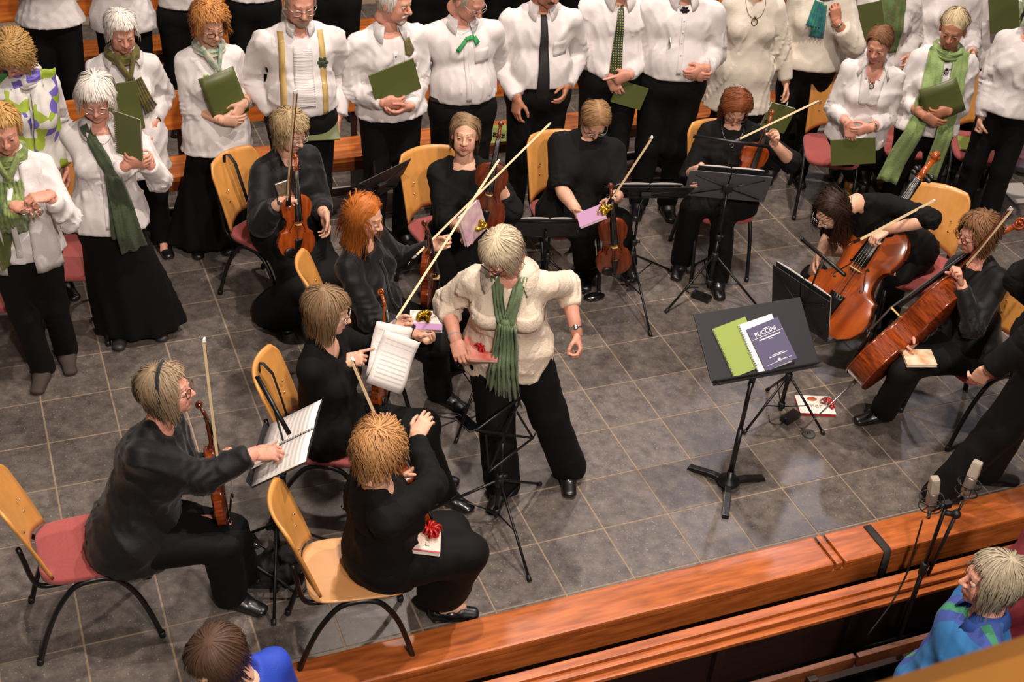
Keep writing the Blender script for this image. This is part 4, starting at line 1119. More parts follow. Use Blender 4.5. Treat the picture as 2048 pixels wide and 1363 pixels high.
# ------------------------------------------------------------------ things worn and held
mat('shoe_black', '#100f10', .35, coat=.3)
WHT = mat('white_cotton', '#dcd6d4', .8, bump=(220, .15), crease=(7, .8), sheen=.1)
WHT2 = mat('white_soft', '#d4cecc', .82, bump=(160, .2), crease=(8, .85), sheen=.15)
OFFW = mat('offwhite_knit', '#d8cfbf', .88, bump=(260, .5), crease=(5, .25), sheen=.25)
CREAM = mat('cream_crinkle', '#e0d0ba', .85, bump=(95, .35), crease=(16, .28), sheen=.1)
KNIT = mat('black_knit', '#070707', .85, spec=.25, bump=(300, .2), crease=(7, .3))
SILK = mat('black_blouse', '#0a090a', .62, spec=.3, bump=(200, .12), crease=(5, .16), sheen=.1)
SUIT = mat('black_suit', '#080809', .75, spec=.25, bump=(400, .1))
def hairm(n, c, isl=.3): return mat('hair_' + n, c, .55, island=isl * .8, spec=.25)
H_WHITE = hairm('white', '#eee7dd', .2); H_GREY = hairm('grey', '#bfae94', .3); H_BLOND = hairm('curly_blond', '#b9925a'); H_RED = hairm('red', '#b3662a', .35)
H_GING = hairm('ginger', '#c88a4e', .3); H_ASH = hairm('ash_blond', '#b09770', .3); H_BRN = hairm('brown', '#4f3a2c', .3); H_LBRN = hairm('light_brown', '#8a6f52', .3); H_MBRN = hairm('mid_brown', '#7a5638', .3)
H_AUB = hairm('auburn', '#7c4526', .35); H_DARK = hairm('dark_brown', '#33231b', .3); H_GBL = hairm('grey_blond', '#c7b48e', .3); H_STRAW = hairm('straw', '#c49a5c', .3)
def scarf_mat(n, a, b_=None, sc=14): return mat('scarf_' + n, a, .8, var=(sc, .4), col2=b_, bump=(120, .4), sheen=.2)
S_LIME = scarf_mat('lime', '#90a668', '#7a9455'); S_OLIVE = scarf_mat('olive', '#6b6122', '#453d12'); S_DKG = scarf_mat('dark_green', '#3c4a2c', '#2c3820'); S_GREEN = scarf_mat('green', '#6b7f58', '#55694a')
S_TEAL = scarf_mat('teal', '#1f7a55', '#1f5a78', 25); S_PAT = scarf_mat('patterned', '#3d6a34', '#5b4a22', 40); S_LEAF = scarf_mat('leaf', '#8a9c56', '#56693a', 20); S_SAGE = scarf_mat('sage', '#7d9c88', '#d8d2bc', 18); S_GGR = scarf_mat('grey_green', '#5b6e3c', '#9aa08a', 30)

def collar(p, m, gap=30, fall=.10, tip=.035, stand=.034, dy=0.):
    fall = .070 + (fall - .07) * .75
    mb = MB(); L = p.L; Nk = L(p.Nk) + p.Fb * (.004 + dy); a = np.radians(np.linspace(gap, 360 - gap, 27)); G = []
    fx = 1 + 0 * a; t = np.exp(-((a - a[0]) / .5) ** 2) + np.exp(-((a - a[-1]) / .5) ** 2)
    s = p.s
    for r, h, tt in ((.064, -.026, 0), (.0585, stand * .7, 0), (.061, stand, 0), (.073, stand * .5, .2), (fall, -.008, 1.)):
        rr = (r + .012 * tt * t) * s; hh = (h - tip * tt * t - .018 * (np.cos(a) > 0) * np.cos(a)) * s
        G.append(Nk + (np.sin(a) * rr * 1.06)[:, None] * p.Rs + (np.cos(a) * rr)[:, None] * p.Fs + hh[:, None] * p.U)
    sheet(np.array(G), .003, mb); return mb.build('collar', m, p.root)
def strip(p, m, r0, u0, r1, u1, w0, w1, off=.007, n=16, k=5, wav=0., name='scarf_end', nw=3, th=.003, tipw=None, sd=0):
    mb = MB(); G = []; rs = np.random.RandomState(sd + 3); ph = rs.rand(3) * 6
    for i in range(n):
        t = i / (n - 1); r = r0 + (r1 - r0) * t; u = u0 + (u1 - u0) * t; w = w0 + (w1 - w0) * t
        if tipw is not None and i == n - 1: w = tipw
        q = np.linspace(-1, 1, k); d = np.array([r1 - r0, u1 - u0]); d = d / np.linalg.norm(d); nx, nu = -d[1], d[0]
        X = surf(p, r + q * w / 2 * nx * -1, u + q * w / 2 * nu * -1, off)
        if wav: X = X + p.Fs * (wav * (np.sin(q * nw * 2.2 + ph[0] + t * 2 + .6 * np.sin(t * 7 + ph[1])) + .6))[:, None]
        D = (X - p.L(p.Nk)) @ p.Fs; D_ = D if not G else np.maximum(D, prev - .012); X = X + (D_ - D)[:, None] * p.Fs; prev = D_
        G.append(X)
    sheet(np.array(G), th, mb); return mb.build(name, m, p.root)
def scarf(p, m, ends=(), r=.074, tr=.024, drop=.03, knot=None, name='scarf', lift=.012, ew=.09, wav=.008, loop=True):
    mb = MB(); a = np.linspace(0, 2 * np.pi, 30, endpoint=False); L = p.L; s = p.s; rs = np.random.RandomState(hash_(m.name) % 999)
    C = L(p.Nk) + p.U * lift + p.Fb * .008
    P = C + (np.sin(a) * r * 1.08 * s)[:, None] * p.Rs + (np.cos(a) * (r + .004) * s)[:, None] * p.Fs - (drop * (np.cos(a) * .5 + .5) ** 2)[:, None] * p.U
    rad = tr * (1 + .22 * np.sin(a * 5 + 1) + .12 * np.sin(a * 11))
    if loop: mb.tube(P, rad, 9, flat=(1.25, .75), side=p.U, closed=True)
    for dz in (.6, -.7) if loop else (): mb.tube(P + p.U * dz * tr + (P - C) * .12, rad * .45, 6, closed=True)
    if knot is not None:
        k = surf(p, knot[0], knot[1], .02)[0]; mb.ball(k, (.026, .018, .024), 10, np.array([p.Rs, p.Fs, p.U])); mb.ball(k + p.Rs * .01 - p.U * .012, (.022, .018, .014), 8, np.array([p.Rs, p.Fs, p.U]))
        for sg in (-1, 1):
            if loop: a0 = C + p.Rs * sg * r * .75 + p.Fs * r * .75; mid = (a0 + k) / 2 + p.Fs * .02; mb.tube(catmull([a0, mid, k], 4), .021, 8, flat=(1.2, .6))
            else: e = strip(p, m, sg * .060, .0, sg * .014 + knot[0], knot[1], .055, .050, .012, wav=.010, name='scarf_side', k=13, sd=sg + 4, nw=5)
    o = mb.build(name, m, p.root)
    for i, (r0, u0, r1, u1) in enumerate(ends): e = strip(p, m, r0, u0, r1, u1, ew * .55, ew, .014 + .006 * i, wav=wav, sd=i + 5, k=17, n=24, nw=6); e.parent = o if False else p.root
    return o
def tie(p, m, L_=.50, w=.085, r=0.):
    strip(p, m, r, .012, r, L_, .034, w, .010, name='necktie', tipw=.012, n=18, th=.004)
    mb = MB(); k = surf(p, r, .010, .010)[0]; mb.ball(k, (.021, .014, .022), 10, np.array([p.Rs, p.Fs, p.U])); mb.build('tie_knot', m, p.root)
def placket(p, m, u0=.07, u1=.46, w=.03): strip(p, m, 0, u0, 0, u1, w, w, .003, name='placket', th=.0025)
def belt(p, buckle=True):
    mb = MB(); a = np.linspace(0, 2 * np.pi, 40, endpoint=False); P = []
    c = p.L(p.P + p.U * .068 * p.s)
    for q in a:
        d = math.cos(q) * p.Fb + math.sin(q) * p.Rb; r = .40
        for _ in range(30):
            e = float(min(p.bsdf.ev((c + d * r)[None] - p.U * .012)[0], 9)); r -= min(max(e, -.02), .05) * .8
        P.append(c + d * (r + .004))
    mb.tube(P, .017, 6, flat=(1, .25), side=p.U, closed=True); mb.build('belt', mat('leather', '#0b0a0a', .4), p.root)
    if buckle: b = MB(); k = P[0] + p.Fb * .006; q = np.linspace(0, 2 * np.pi, 16, endpoint=False); b.tube(k + np.outer(np.cos(q) * .017, p.Rb) + np.outer(np.sin(q) * .015, p.U), .003, 6, closed=True); b.build('buckle', CHR, p.root)
def wristband(p, sg, m, up=.02, w=.012, face=True):
    S_, E, W = p.arms[sg]; d = nrm(E - W); c = p.L(W + d * up); a = np.linspace(0, 2 * np.pi, 20, endpoint=False)
    x = nrm(np.cross(d, UP)); y = np.cross(d, x); mb = MB(); mb.tube(c + np.outer(np.cos(a) * .032, x) + np.outer(np.sin(a) * .029, y), w * .5, 6, flat=(1, .35), side=d, closed=True); o = mb.build('watch' if face else 'bracelet', m, p.root)
    if face: b = MB(); cf = nrm(CAM - (c + p.base)); cf = nrm(cf - d * (cf @ d)); b.lathe([(.014, 0), (.015, .003), (.012, .006)], 14, c + cf * .028, frame(d, cf)); b.build('watch_face', CHR, p.root)
def pendant(p, m, L_=.16, big=.02):
    th = np.linspace(-1, 1, 15); r = .07 * np.sin(th * 1.57); u = -.01 + (L_ + .01) * np.cos(th * 1.57) ** .8; X = surf(p, r, u, .006); mb = MB(); mb.tube(X, .0016, 4); q = np.linspace(0, 2 * np.pi, 14, endpoint=False)
    k = surf(p, 0, L_ + big, .012)[0]; mb.tube(k + np.outer(np.cos(q) * big, p.Rs) + np.outer(np.sin(q) * big * 1.2, p.U), .003, 5, closed=True); mb.ball(k + p.U * big * 1.6, .008, 8); mb.build('necklace', m, p.root)
def pin(p, m, r, u, sz=.02, name='brooch'):
    k = surf(p, r, u, .008)[0]; mb = MB()
    for i in range(6): a = i * 1.047; mb.ball(k + (math.cos(a) * p.Rs + math.sin(a) * p.U) * sz * .7, (sz * .55, .006, sz * .4), 8, np.array([math.cos(a) * p.Rs + math.sin(a) * p.U, p.Fs, -math.sin(a) * p.Rs + math.cos(a) * p.U]))
    mb.ball(k + p.Fs * .005, sz * .4, 8); mb.build(name, m, p.root)
def lapels(p, m, w=.07, u1=.24):
    for sg in (-1, 1): strip(p, m, sg * .062, .0, sg * .018, u1, w * .5, w, .010, name='lapel', n=12, th=.003, tipw=.02)
def front(p, px, py, f): return atp(px, py, p.P + p.U * .3 * p.s + p.F * f, p.F)
def imgdir(c, dx, dy, n):
    q = pix(c); return nrm(atp(q[0] + dx, q[1] + dy, c, n) - c)
def held_folder(p, px, py, f, up, label, n=None, **k):
    """folder held in front of person p: centre pixel, f metres before the spine, up = image direction of its top"""
    c = front(p, px, py, f); n = p.F if n is None else nrm(n); return folder(k.pop('name', 'song_folder'), label, k.pop('cat_', 'folder'), c, imgdir(c, *up, n), n, **k)
def between(A, B, L):
    """scale note: real length against the wanted one"""
    r = np.linalg.norm(np.array(B) - A) / L
    if not .9 < r < 1.1: WARN.append('length ratio %.2f' % r)
    return r
def toward_cam(p): return nrm(CAM - np.array(p))
def violin(label, A, B, nz, top=VARN, k=1., name='violin', grp='violins and violas'):
    between(A, B, .585 * k); A = np.array(A); return instrument(name, label, A, frame(np.array(B) - A, nz), k, top, grp)
def text(body, sz, m, parent, loc, R_=None, ext=.0003):
    cu = bpy.data.curves.new('lettering', 'FONT'); cu.body = body; cu.size = sz; cu.align_x = 'CENTER'; cu.align_y = 'CENTER'; cu.extrude = ext; cu.resolution_u = 3
    tmp = bpy.data.objects.new('lettering', cu); COL.objects.link(tmp); bpy.context.view_layer.update(); me = bpy.data.meshes.new_from_object(tmp.evaluated_get(bpy.context.evaluated_depsgraph_get())); bpy.data.objects.remove(tmp)
    me.materials.clear(); me.materials.append(m); o_ = bpy.data.objects.new('lettering', me); COL.objects.link(o_); o_.parent = parent; o_.location = loc; o_['kind'] = 'stuff' if False else 'print'; del o_['kind']
    return o_
def band(t, m, w, h, y, z):
    q = MB(); q.box((0, y, z), (w * .995, h, .0012)); return q.build('printed_band', m, t)
def cuffs(p, m):
    for k in 'RL':
        e, d = p.__dict__['cuff' + k]; q = MB(); r = .0385 * p.s; q.tube([p.L(e - d * .062), p.L(e - d * .055), p.L(e - d * .004), p.L(e)], [r * .96, r * 1.06, r, r * .93], 16); q.build('cuff', m, p.root)
def buttons(p, us, m, r=0.):
    for u in us: q = MB(); q.ball(surf(p, r, u, .006)[0], (.0065, .0035, .0065), 8, np.array([p.Rs, p.Fs, p.U])); q.build('button', m, p.root)

# ------------------------------------------------------------------ the choir, front left
CH_G = 'choir chairs'
def chair_for(p, label, back=.08, wood=False, dh=0): 
    a = math.radians(math.degrees(math.atan2(p.F[1], p.F[0])) + dh); q = p.P - np.array([math.cos(a), math.sin(a), 0]) * back; return chair(label, q, math.degrees(a), wood)
GREYBOOT = mat('boot_suede', '#40352f', .8, bump=(200, .2))
p = P1 = person('woman at the far left in white shirt and lime scarf folding glasses', (8, 258), face=-98, hp=-14, hy=-92, smile=1, skin='pink', rw=(32, 412, 'f', .27), lw=(98, 390, 'f', .27), rh=('pinch', (-.9, .45, .1), (0, -.3, -1)), lh=('pinch', (.9, .45, .1), (0, -.3, -1)), feet=((88, 752), (135, 716)),
  shoes=('boot', GREYBOOT), top=dict(kind='blouse', mat=WHT, hem=-.03, sleeve=1.85, v=.02, flare=.02, sl=.008), hair=dict(len=.055, vol=.014, fringe=.072, curl=.005, sweep=.4), hairm=H_STRAW, fat=.003, g=1.05)
collar(p, WHT, 40, .11); placket(p, WHT, .1, .5); buttons(p, (.30, .38, .46), WHT2); scarf(p, S_LEAF, ((-.03, .10, -.05, .36), (.03, .10, .06, .34)), knot=(0, .09), ew=.13)
for sg in (-1, 1): strip(p, WHT2, sg * .10, .02, sg * .135, .60, .10, .13, .016, name='open_jacket', wav=.006, th=.004, k=6)
c = (p.L(0 * UP) * 0 + (P1.handR[0] + P1.handL[0]) / 2 + P1.F * .09 - UP * .01)
t = thing('reading_glasses', 'folded reading glasses held by the woman with lime scarf', 'glasses', c, np.array([p.R, p.F, UP])); gb = MB(); th = np.linspace(0, 2 * np.pi, 16, endpoint=False)
for x in (-1, 1): q = MB(); q.tube(np.stack([x * .03 + .022 * np.cos(th), 0 * th, .014 * np.sin(th)], 1), .0022, 6, closed=True); q.build('rim', CHR, t)
q = MB(); q.tube([(-.052, 0, .005), (-.03, .03, .006), (.05, .035, .004)], .002, 5); q.build('temple', CHR, t)
f_ = held_folder(p, 18, 470, .17, (-.35, -1), 'green folder under the arm of the leftmost woman', n=p.F * .6 - p.R * .8)

p = P2 = person('elderly woman with white bob and glasses in white blouse and long black skirt', (192, 196), face=-98, hp=-14, hy=-100, glasses='silver', skin='pink', rw=(258, 326, 'f', .20), lw=(296, 322, 'f', .18), rh=('clasp', (-.85, .35, .15), (.2, -1, .1)), lh=('clasp', (.85, .4, .1), (0, -1, .2)), feet=((247, 668), (316, 652)),
  top=dict(kind='blouse', mat=WHT, hem=-.09, sleeve=1.8, v=.05, sl=.012, flare=.045), bottom=dict(kind='skirt', w=.26, hem=.05), shoes=('shoe', mat('shoe_grey', '#2a2827', .5)), hair=dict(len=.13, vol=.026, fringe=.05, curl=.006, freq=30), hairm=H_WHITE, brow='#b0a294')
collar(p, WHT, 34, .115, .05); placket(p, WHT, .14, .55); strip(p, S_DKG, .075, .0, -.05, .24, .05, .07, .018, wav=.008, name='scarf', k=7); strip(p, S_DKG, -.05, .22, -.12, .70, .09, .14, .03, wav=.014, name='scarf_end', k=8, n=20, sd=4); strip(p, S_DKG, -.05, .22, -.06, .60, .07, .10, .022, wav=.012, name='scarf_end', k=8, n=20, sd=9)
pendant(p, CHR, .09, .008)
held_folder(p, 257, 272, .20, (-.06, -1), 'green booklet with white spiral edge held upright by the white-haired woman with glasses', n=p.F + p.R * .75 , w=.16, h=.24, spiral=1)

p = P3 = person('woman with curly blond hair looking down in painted floral silk scarf', (28, 112), face=-78, hp=-42, hy=-125, lean=.06, skin='pink', top=dict(kind='blouse', mat=WHT, hem=-.10, sleeve=1.9, v=.07), hair=dict(len=.10, vol=.03, curl=.012, freq=120, fringe=.055), hairm=H_BLOND)
SILKF = bpy.data.materials.new('floral_silk'); SILKF.use_nodes = True; nt = SILKF.node_tree; b_ = nt.nodes['Principled BSDF']; tc = N(nt, 'ShaderNodeTexCoord'); v = N(nt, 'ShaderNodeTexVoronoi'); v.inputs['Scale'].default_value = 17
r_ = N(nt, 'ShaderNodeValToRGB'); r_.color_ramp.interpolation = 'CONSTANT'; el = r_.color_ramp.elements; el[0].color = (*lin('#d9d6cf'), 1); el[1].position = .35; el[1].color = (*lin('#9db53a'), 1)
for ps, cc in ((.5, '#e0ddd8'), (.62, '#6f62b8'), (.74, '#d6d4cc'), (.84, '#3f7a3a'), (.92, '#cfcfc8')): e = el.new(ps); e.color = (*lin(cc), 1)
nt.links.new(tc.outputs['Object'], v.inputs['Vector']); nt.links.new(v.outputs['Color'], r_.inputs[0]); nt.links.new(r_.outputs[0], b_.inputs['Base Color']); b_.inputs['Roughness'].default_value = .6
collar(p, WHT, 45, .11, .04)
for sg in (-1, 1): strip(p, SILKF, sg * .085, -.035, sg * .10, .55, .15, .20, .020, wav=.009, k=9, n=20, name='silk_scarf', sd=sg + 2)
scarf(p, SILKF, (), tr=.03, name='silk_scarf')

p = P4 = person('white-haired woman with olive green scarf standing behind the elderly bob', (243, 62), face=-92, hp=-16, hy=-85, smile=1, skin='pink', lw=(306, 250, 'f', .10), lh=('relax', (.1, .5, -1), (.6, -.4, 0)), rw=(250, 262, 'f', .2), feet=((270, 500), (325, 492)), shoes=('pump', 'shoe_black'),
  top=dict(kind='blouse', mat=WHT2, hem=-.22, sleeve=1.75, v=.05, flare=.05, sl=.012), hair=dict(len=.075, vol=.020, fringe=.068, sweep=.5, curl=.005), hairm=H_WHITE, brow='#b8ab9c')
collar(p, WHT2, 42, .12, .04); scarf(p, S_OLIVE, ((-.035, .13, -.03, .40), (-.06, .12, -.12, .32)), knot=(-.02, .12), ew=.08); wristband(p, -1, BLK, .045)
held_folder(p, 243, 215, .17, (-.2, -1), 'green folder half hidden behind the elderly bob-haired woman')

p = P5 = person('woman with curly ginger hair and glasses holding a green folder to her waist', (420, 48), face=-88, hp=-16, hy=-78, smile=1, glasses='dark', rw=(446, 240, 'f', .22), lw=(487, 208, 'f', .20), rh=('relax', (-1, .3, -.1), (0, -1, 0)), lh=('relax', (.7, .3, -.7), (.3, -1, 0)), feet=((395, 492), (440, 486)),
  top=dict(kind='blouse', mat=WHT, hem=-.13, sleeve=1.45, v=.06, flare=.06, sl=.014), bottom=dict(kind='skirt', w=.25, hem=.05), hair=dict(len=.11, vol=.030, curl=.012, freq=110, fringe=.072), hairm=H_GING, brow='#8a5a34')
scarf(p, S_SAGE, ((-.03, .13, -.075, .30), (-.02, .13, -.02, .26)), knot=(-.02, .115), ew=.05, tr=.019); pin(p, mat('brooch_green', '#8aa63a', .5), .055, .15, .02); wristband(p, -1, S_DKG, .03); wristband(p, -1, CHR, .012, face=False)
held_folder(p, 448, 190, .19, (-.38, -1), 'green folder held by the curly ginger-haired woman', bend=.01)

# ------------------------------------------------------------------ the men in the front row
p = P6 = person('man with grey goatee in white pleated shirt and beige suspenders', (600, 2), face=-96, s=1.1, sex='m', hp=-14, hy=-92, glasses='silver', skin='pink', lw=(676, 232, 'f', .02), lh=('hold', (.05, .25, -1), (.8, 0, -.3)), rw=(546, 228, 'f', .06), g=1.15,
  top=dict(mat=WHT, hem=.05, sleeve=1.97, v=.045, sl=.014, belly=.02), bottom=dict(lo=.01), hair=dict(len=.05, vol=.006, bald=.075), hairm=H_GREY)
BEARD = mat('beard', '#a39888', .9, bump=(260, .6))
def beard(p, m, zlo=-.125, mous=True, full=True):
    s = Sdf(); 
    if full: s.ell((0, .066, -.094), (.030, .022, .024), k=.01); s.cap((-.034, .052, -.085), (.034, .052, -.085), .014, .014, k=.012); s.cut('solid', ('x', np.array((-.016, .10, -.067), f4), np.array((.016, .10, -.067), f4), (.010,) * 2, (.010,) * 2, None, .004), .004)
    if mous: s.cap((-.026, .079, -.062), (0, .094, -.050), .007, .008, k=.006); s.cap((.026, .079, -.062), (0, .094, -.050), .007, .008, k=.006)
    V, F = s.mesh(.0055); me = bpy.data.meshes.new('beard'); quick(me, p.L(p.hd + (relax(V, F) * p.hs) @ p.RH), F); me.materials.append(m); o = bpy.data.objects.new('beard', me); COL.objects.link(o); o.parent = p.root
beard(p, BEARD); collar(p, WHT, 26, .085, .012)
cuffs(p, WHT); SUSP = mat('suspender', '#c0a262', .7)
for sg in (-1, 1): strip(p, SUSP, sg * .115, .02, sg * .125, .50, .034, .034, .006, name='suspender', k=3, n=22)
strip(p, mat('pleated', '#dcd6d4', .8, bump=(60, .9), stretch=(.06, .06, 1.6)), 0, .09, 0, .44, .11, .12, .003, name='pleated_front', n=24, k=7, th=.003)
pin(p, S_DKG, -.115, .19, .03, 'corsage')
held_folder(p, 640, 256, .12, (-.15, -1), 'green folder held low by the man with suspenders', n=p.F * .5 + UP * .85, w=.22, h=.17)

p = P7 = person('white-bearded man in white shirt with olive pocket square holding a green folder', (788, 2), face=-88, s=1.07, sex='m', hp=-8, hy=-48, skin='pink', rw=(768, 205, 'f', .20), lw=(818, 214, 'f', .20), rh=('hold', (-1, .2, -.15), (0, -1, .2)), lh=('relax', (1, .25, -.15), (0, -.6, .8)), g=1.05,
  top=dict(mat=WHT, hem=-.01, sleeve=1.97, v=.05, sl=.018, flare=.02), hair=dict(len=.06, vol=.008, bald=.09), hairm=H_WHITE, brow='#b8ab9c')
beard(p, mat('beard_white', '#d6cdc2', .9, bump=(260, .6))); collar(p, WHT, 34, .105, .045); placket(p, WHT, .12, .5)
cuffs(p, WHT); buttons(p, (.15, .21, .27), BLKP); strip(p, S_OLIVE, -.085, .06, -.10, .16, .04, .075, .012, name='pocket_square', n=6, tipw=.02); strip(p, WHT2, -.10, .155, -.10, .25, .09, .09, .005, name='pocket', n=5)
held_folder(p, 790, 164, .20, (-.28, -1), 'green spiral folder across the chest of the white-bearded man', w=.29, h=.21, spiral=0)

p = P8 = person('stout man in white shirt with bright green ribbon bow tie, hands behind him', (938, -2), face=-98, s=1.06, sex='m', hp=-28, hy=-62, skin='pink', glasses='silver', rw=(.06, -.16, .04), lw=(-.06, -.16, .04), rp=(1, -.6, -.2), lp=(-1, -.6, -.2), g=1.2,
  top=dict(mat=WHT, hem=.06, sleeve=1.97, v=.03, sl=.014, belly=.035), bottom=dict(lo=.02), hair=dict(len=.05, vol=.006, bald=.07), hairm=H_GREY)
collar(p, WHT, 26, .10, .035); placket(p, WHT, .1, .46); belt(p)
RIB = mat('green_ribbon', '#1d8a45', .5); strip(p, RIB, -.005, .085, .055, .15, .022, .026, .014, name='bow_tie', n=8); strip(p, RIB, .0, .08, -.055, .075, .022, .024, .02, name='bow_tie', n=6); strip(p, RIB, -.055, .075, -.075, .115, .024, .03, .018, name='bow_tie', n=6)
strip(p, WHT2, -.10, .15, -.10, .24, .09, .09, .005, name='pocket', n=5)

p = P9 = person('man with moustache in white shirt and plain black tie, arms hanging', (1097, -30), face=-104, s=1.08, sex='m', hp=-22, hy=-80, skin='tan', rw=(1034, 196, 'f', .17), lw=(1134, 172, 'f', .08), rh=('relax', (.05, .25, -1), (-.7, -.5, 0)), g=1.14,
  top=dict(mat=WHT, hem=.06, sleeve=1.97, v=.03, sl=.014, belly=.01), hair=dict(len=.05, vol=.008), hairm=H_BRN)
cuffs(p, WHT); beard(p, mat('moustache', '#3a2c24', .9), full=False); collar(p, WHT, 24, .10, .04); tie(p, mat('tie_black', '#1c1a1a', .6, bump=(300, .4)), .60, .095); strip(p, WHT2, -.105, .19, -.105, .28, .09, .09, .005, name='pocket', n=5)

p = P10 = person('man in white shirt with dark green dotted tie, hands joined', (1245, -112), base=tuple(atz(1222, 148, 1.0)[:2]), hz=1.68, face=-108, s=1.08, sex='m', skin='pink', rw=(1222, 152, 'f', .17), lw=(1258, 150, 'f', .19), rh=('relax', (-.5, .2, -1), (0, -1, .2)), lh=('point', (.9, .2, -.35), (0, -1, .2)), g=1.1,
  top=dict(mat=WHT, hem=.06, sleeve=1.96, v=.03, sl=.014), hair=dict(len=.05, vol=.008), hairm=H_GREY)
cuffs(p, WHT); TIEG = bpy.data.materials.new('tie_dotted'); TIEG.use_nodes = True; nt = TIEG.node_tree; b_ = nt.nodes['Principled BSDF']; tc = N(nt, 'ShaderNodeTexCoord'); v = N(nt, 'ShaderNodeTexVoronoi'); v.inputs['Scale'].default_value = 1; v.inputs['Randomness'].default_value = 0; v.distance = 'CHEBYCHEV'; mp = N(nt, 'ShaderNodeMapping'); mp.inputs['Scale'].default_value = (62, .01, 62)
r_ = N(nt, 'ShaderNodeValToRGB'); r_.color_ramp.interpolation = 'CONSTANT'; r_.color_ramp.elements[0].color = (*lin('#b59a3e'), 1); r_.color_ramp.elements[1].position = .22; r_.color_ramp.elements[1].color = (*lin('#16352c'), 1)
nt.links.new(tc.outputs['Object'], mp.inputs[0]); nt.links.new(mp.outputs[0], v.inputs['Vector']); nt.links.new(v.outputs['Distance'], r_.inputs[0]); nt.links.new(r_.outputs[0], b_.inputs['Base Color']); b_.inputs['Roughness'].default_value = .5
collar(p, WHT, 24, .10, .04); tie(p, TIEG, .47, .085)
held_folder(p, 1259, 190, .17, (.42, -1), 'green folder hanging from the hands of the man with dotted tie', w=.21, h=.16)

p = P11 = person('big man in white shirt without tie, hands clasped low', (1385, -125), base=tuple(atz(1345, 152, 1.02)[:2]), hz=1.72, face=-110, s=1.1, sex='m', skin='pink', rw=(1378, 140, 'f', .19), lw=(1410, 138, 'f', .20), rh=('clasp', (-.9, .3, -.35), (0, -.9, .3)), lh=('clasp', (.9, .3, -.4), (0, -.9, .3)), g=1.22,
  top=dict(mat=WHT, hem=.05, sleeve=1.95, v=.03, sl=.016, belly=.02), bottom=dict(lo=.02), hair=dict(len=.05, vol=.008), hairm=H_GREY)
placket(p, WHT, .1, .46); collar(p, WHT, 24, .10, .04); held_folder(p, 1334, 72, .02, (-.1, -1), 'edge of a green folder under the arm of the clasped-hands man', n=p.R, w=.16)
cuffs(p, WHT); buttons(p, (.12, .19, .26, .33), WHT2); BOWM = mat('bow_black', '#141414', .5); pin(p, BOWM, 0, .06, .025, 'bow_tie')

# ------------------------------------------------------------------ the women on the right
p = P12 = person('woman in long cream knitted tunic with ring pendant', (1520, -48), face=-112, s=1.0, hp=-15, rw=(1447, 160, 'f', .0), lw=(1575, 190, 'f', .08), g=1.12, top=dict(kind='tunic', mat=OFFW, hem=-.30, sleeve=1.92, flare=.06, sl=.016, neck=.08), hair=dict(len=.12, vol=.015), hairm=H_GREY)
pendant(p, mat('bronze', '#5d4526', .4, .8), .13, .020)
held_folder(p, 1555, 235, .10, (.5, -1), 'pale green folder with loose pages behind the auburn violinist', w=.2, h=.2, th=.02, n=p.F - p.R * .2)
p = P13 = person('woman in white sweater with teal scarf raising a hand to her chin', (1658, -62), face=-118, s=1.03, hp=-15, skin='tan', rw=(1575, 165, 'f', .05), rh=('relax', (.1, .2, -1), (-.8, -.3, 0)), lw=(1672, 42, 'f', .20), lh=('hold', (.25, -.2, 1), (.2, -1, 0)), lp=(-.6, .2, -1), g=1.1, top=dict(kind='sweater', mat=OFFW, hem=-.02, sleeve=1.7, flare=.02, sl=.026, cuff=.004, neck=.07, amp=.007), hair=dict(len=.12, vol=.015), hairm=H_BRN)
scarf(p, S_TEAL, ((0, .08, .01, .30), (.03, .06, .05, .22)), tr=.032, ew=.10); wristband(p, -1, BLK, .03); held_folder(p, 1578, 215, .04, (-.25, -1), 'brown-backed folder hanging in the white sweater woman\'s hand', w=.2, h=.26, n=p.R * -.9 + p.F * .3, cover=mat('cover_brown', '#6a3c22', .6))
p = P14 = person('woman in crinkled white blouse with leaf patterned green scarf, behind', (1790, -62), base=tuple(atz(1768, 60, 1.15)[:2]), face=-118, s=1.02, lw=(1815, 118, 'f', .15), rw=(1735, 135, 'f', .22), g=1.05, top=dict(kind='blouse', mat=WHT, hem=-.12, sleeve=1.9, sl=.02, amp=.011, fr=40, v=.05, flare=.04), hair=dict(len=.12, vol=.015), hairm=H_BRN)
for sg in (-1, 1): strip(p, S_PAT, sg * .045, -.02, sg * .04, .40, .09, .11, .018, wav=.01, k=8, n=18, name='scarf', sd=sg + 3)
t_ = held_folder(p, 1738, 45, .17, (-.12, -1), 'green folder held by the woman in crinkled blouse', w=.2, h=.28)
p = P15 = person('woman in white blouse hidden behind the lime-scarfed woman', (1900, -75), base=tuple(atz(1888, 45, 1.18)[:2]), face=-118, s=1.03, lw=(1945, 105, 'f', .2), rw=(1850, 110, 'f', .2), top=dict(kind='blouse', mat=WHT2, hem=-.10, sleeve=1.9, sl=.018, v=.05), hair=dict(len=.12, vol=.015), hairm=H_GREY)
p = P16 = person('woman in white blouse with grey-green scarf at the top right corner', (2040, -75), base=tuple(atz(2015, 60, 1.15)[:2]), face=-120, s=1.03, rw=(2002, 108, 'f', .12), lw=(2075, 70, 'f', .2), top=dict(kind='blouse', mat=WHT, hem=-.06, sleeve=1.35, sl=.024, v=.05), hair=dict(len=.12, vol=.015), hairm=H_BRN)
for sg in (-1, 1): strip(p, S_GGR, sg * .05, -.02, sg * .05, .55, .09, .12, .018, wav=.01, k=8, n=18, name='scarf', sd=sg + 3)
held_folder(p, 2008, 28, .20, (-.05, -1), 'green folder with white rim at the top right corner', w=.2, h=.26)

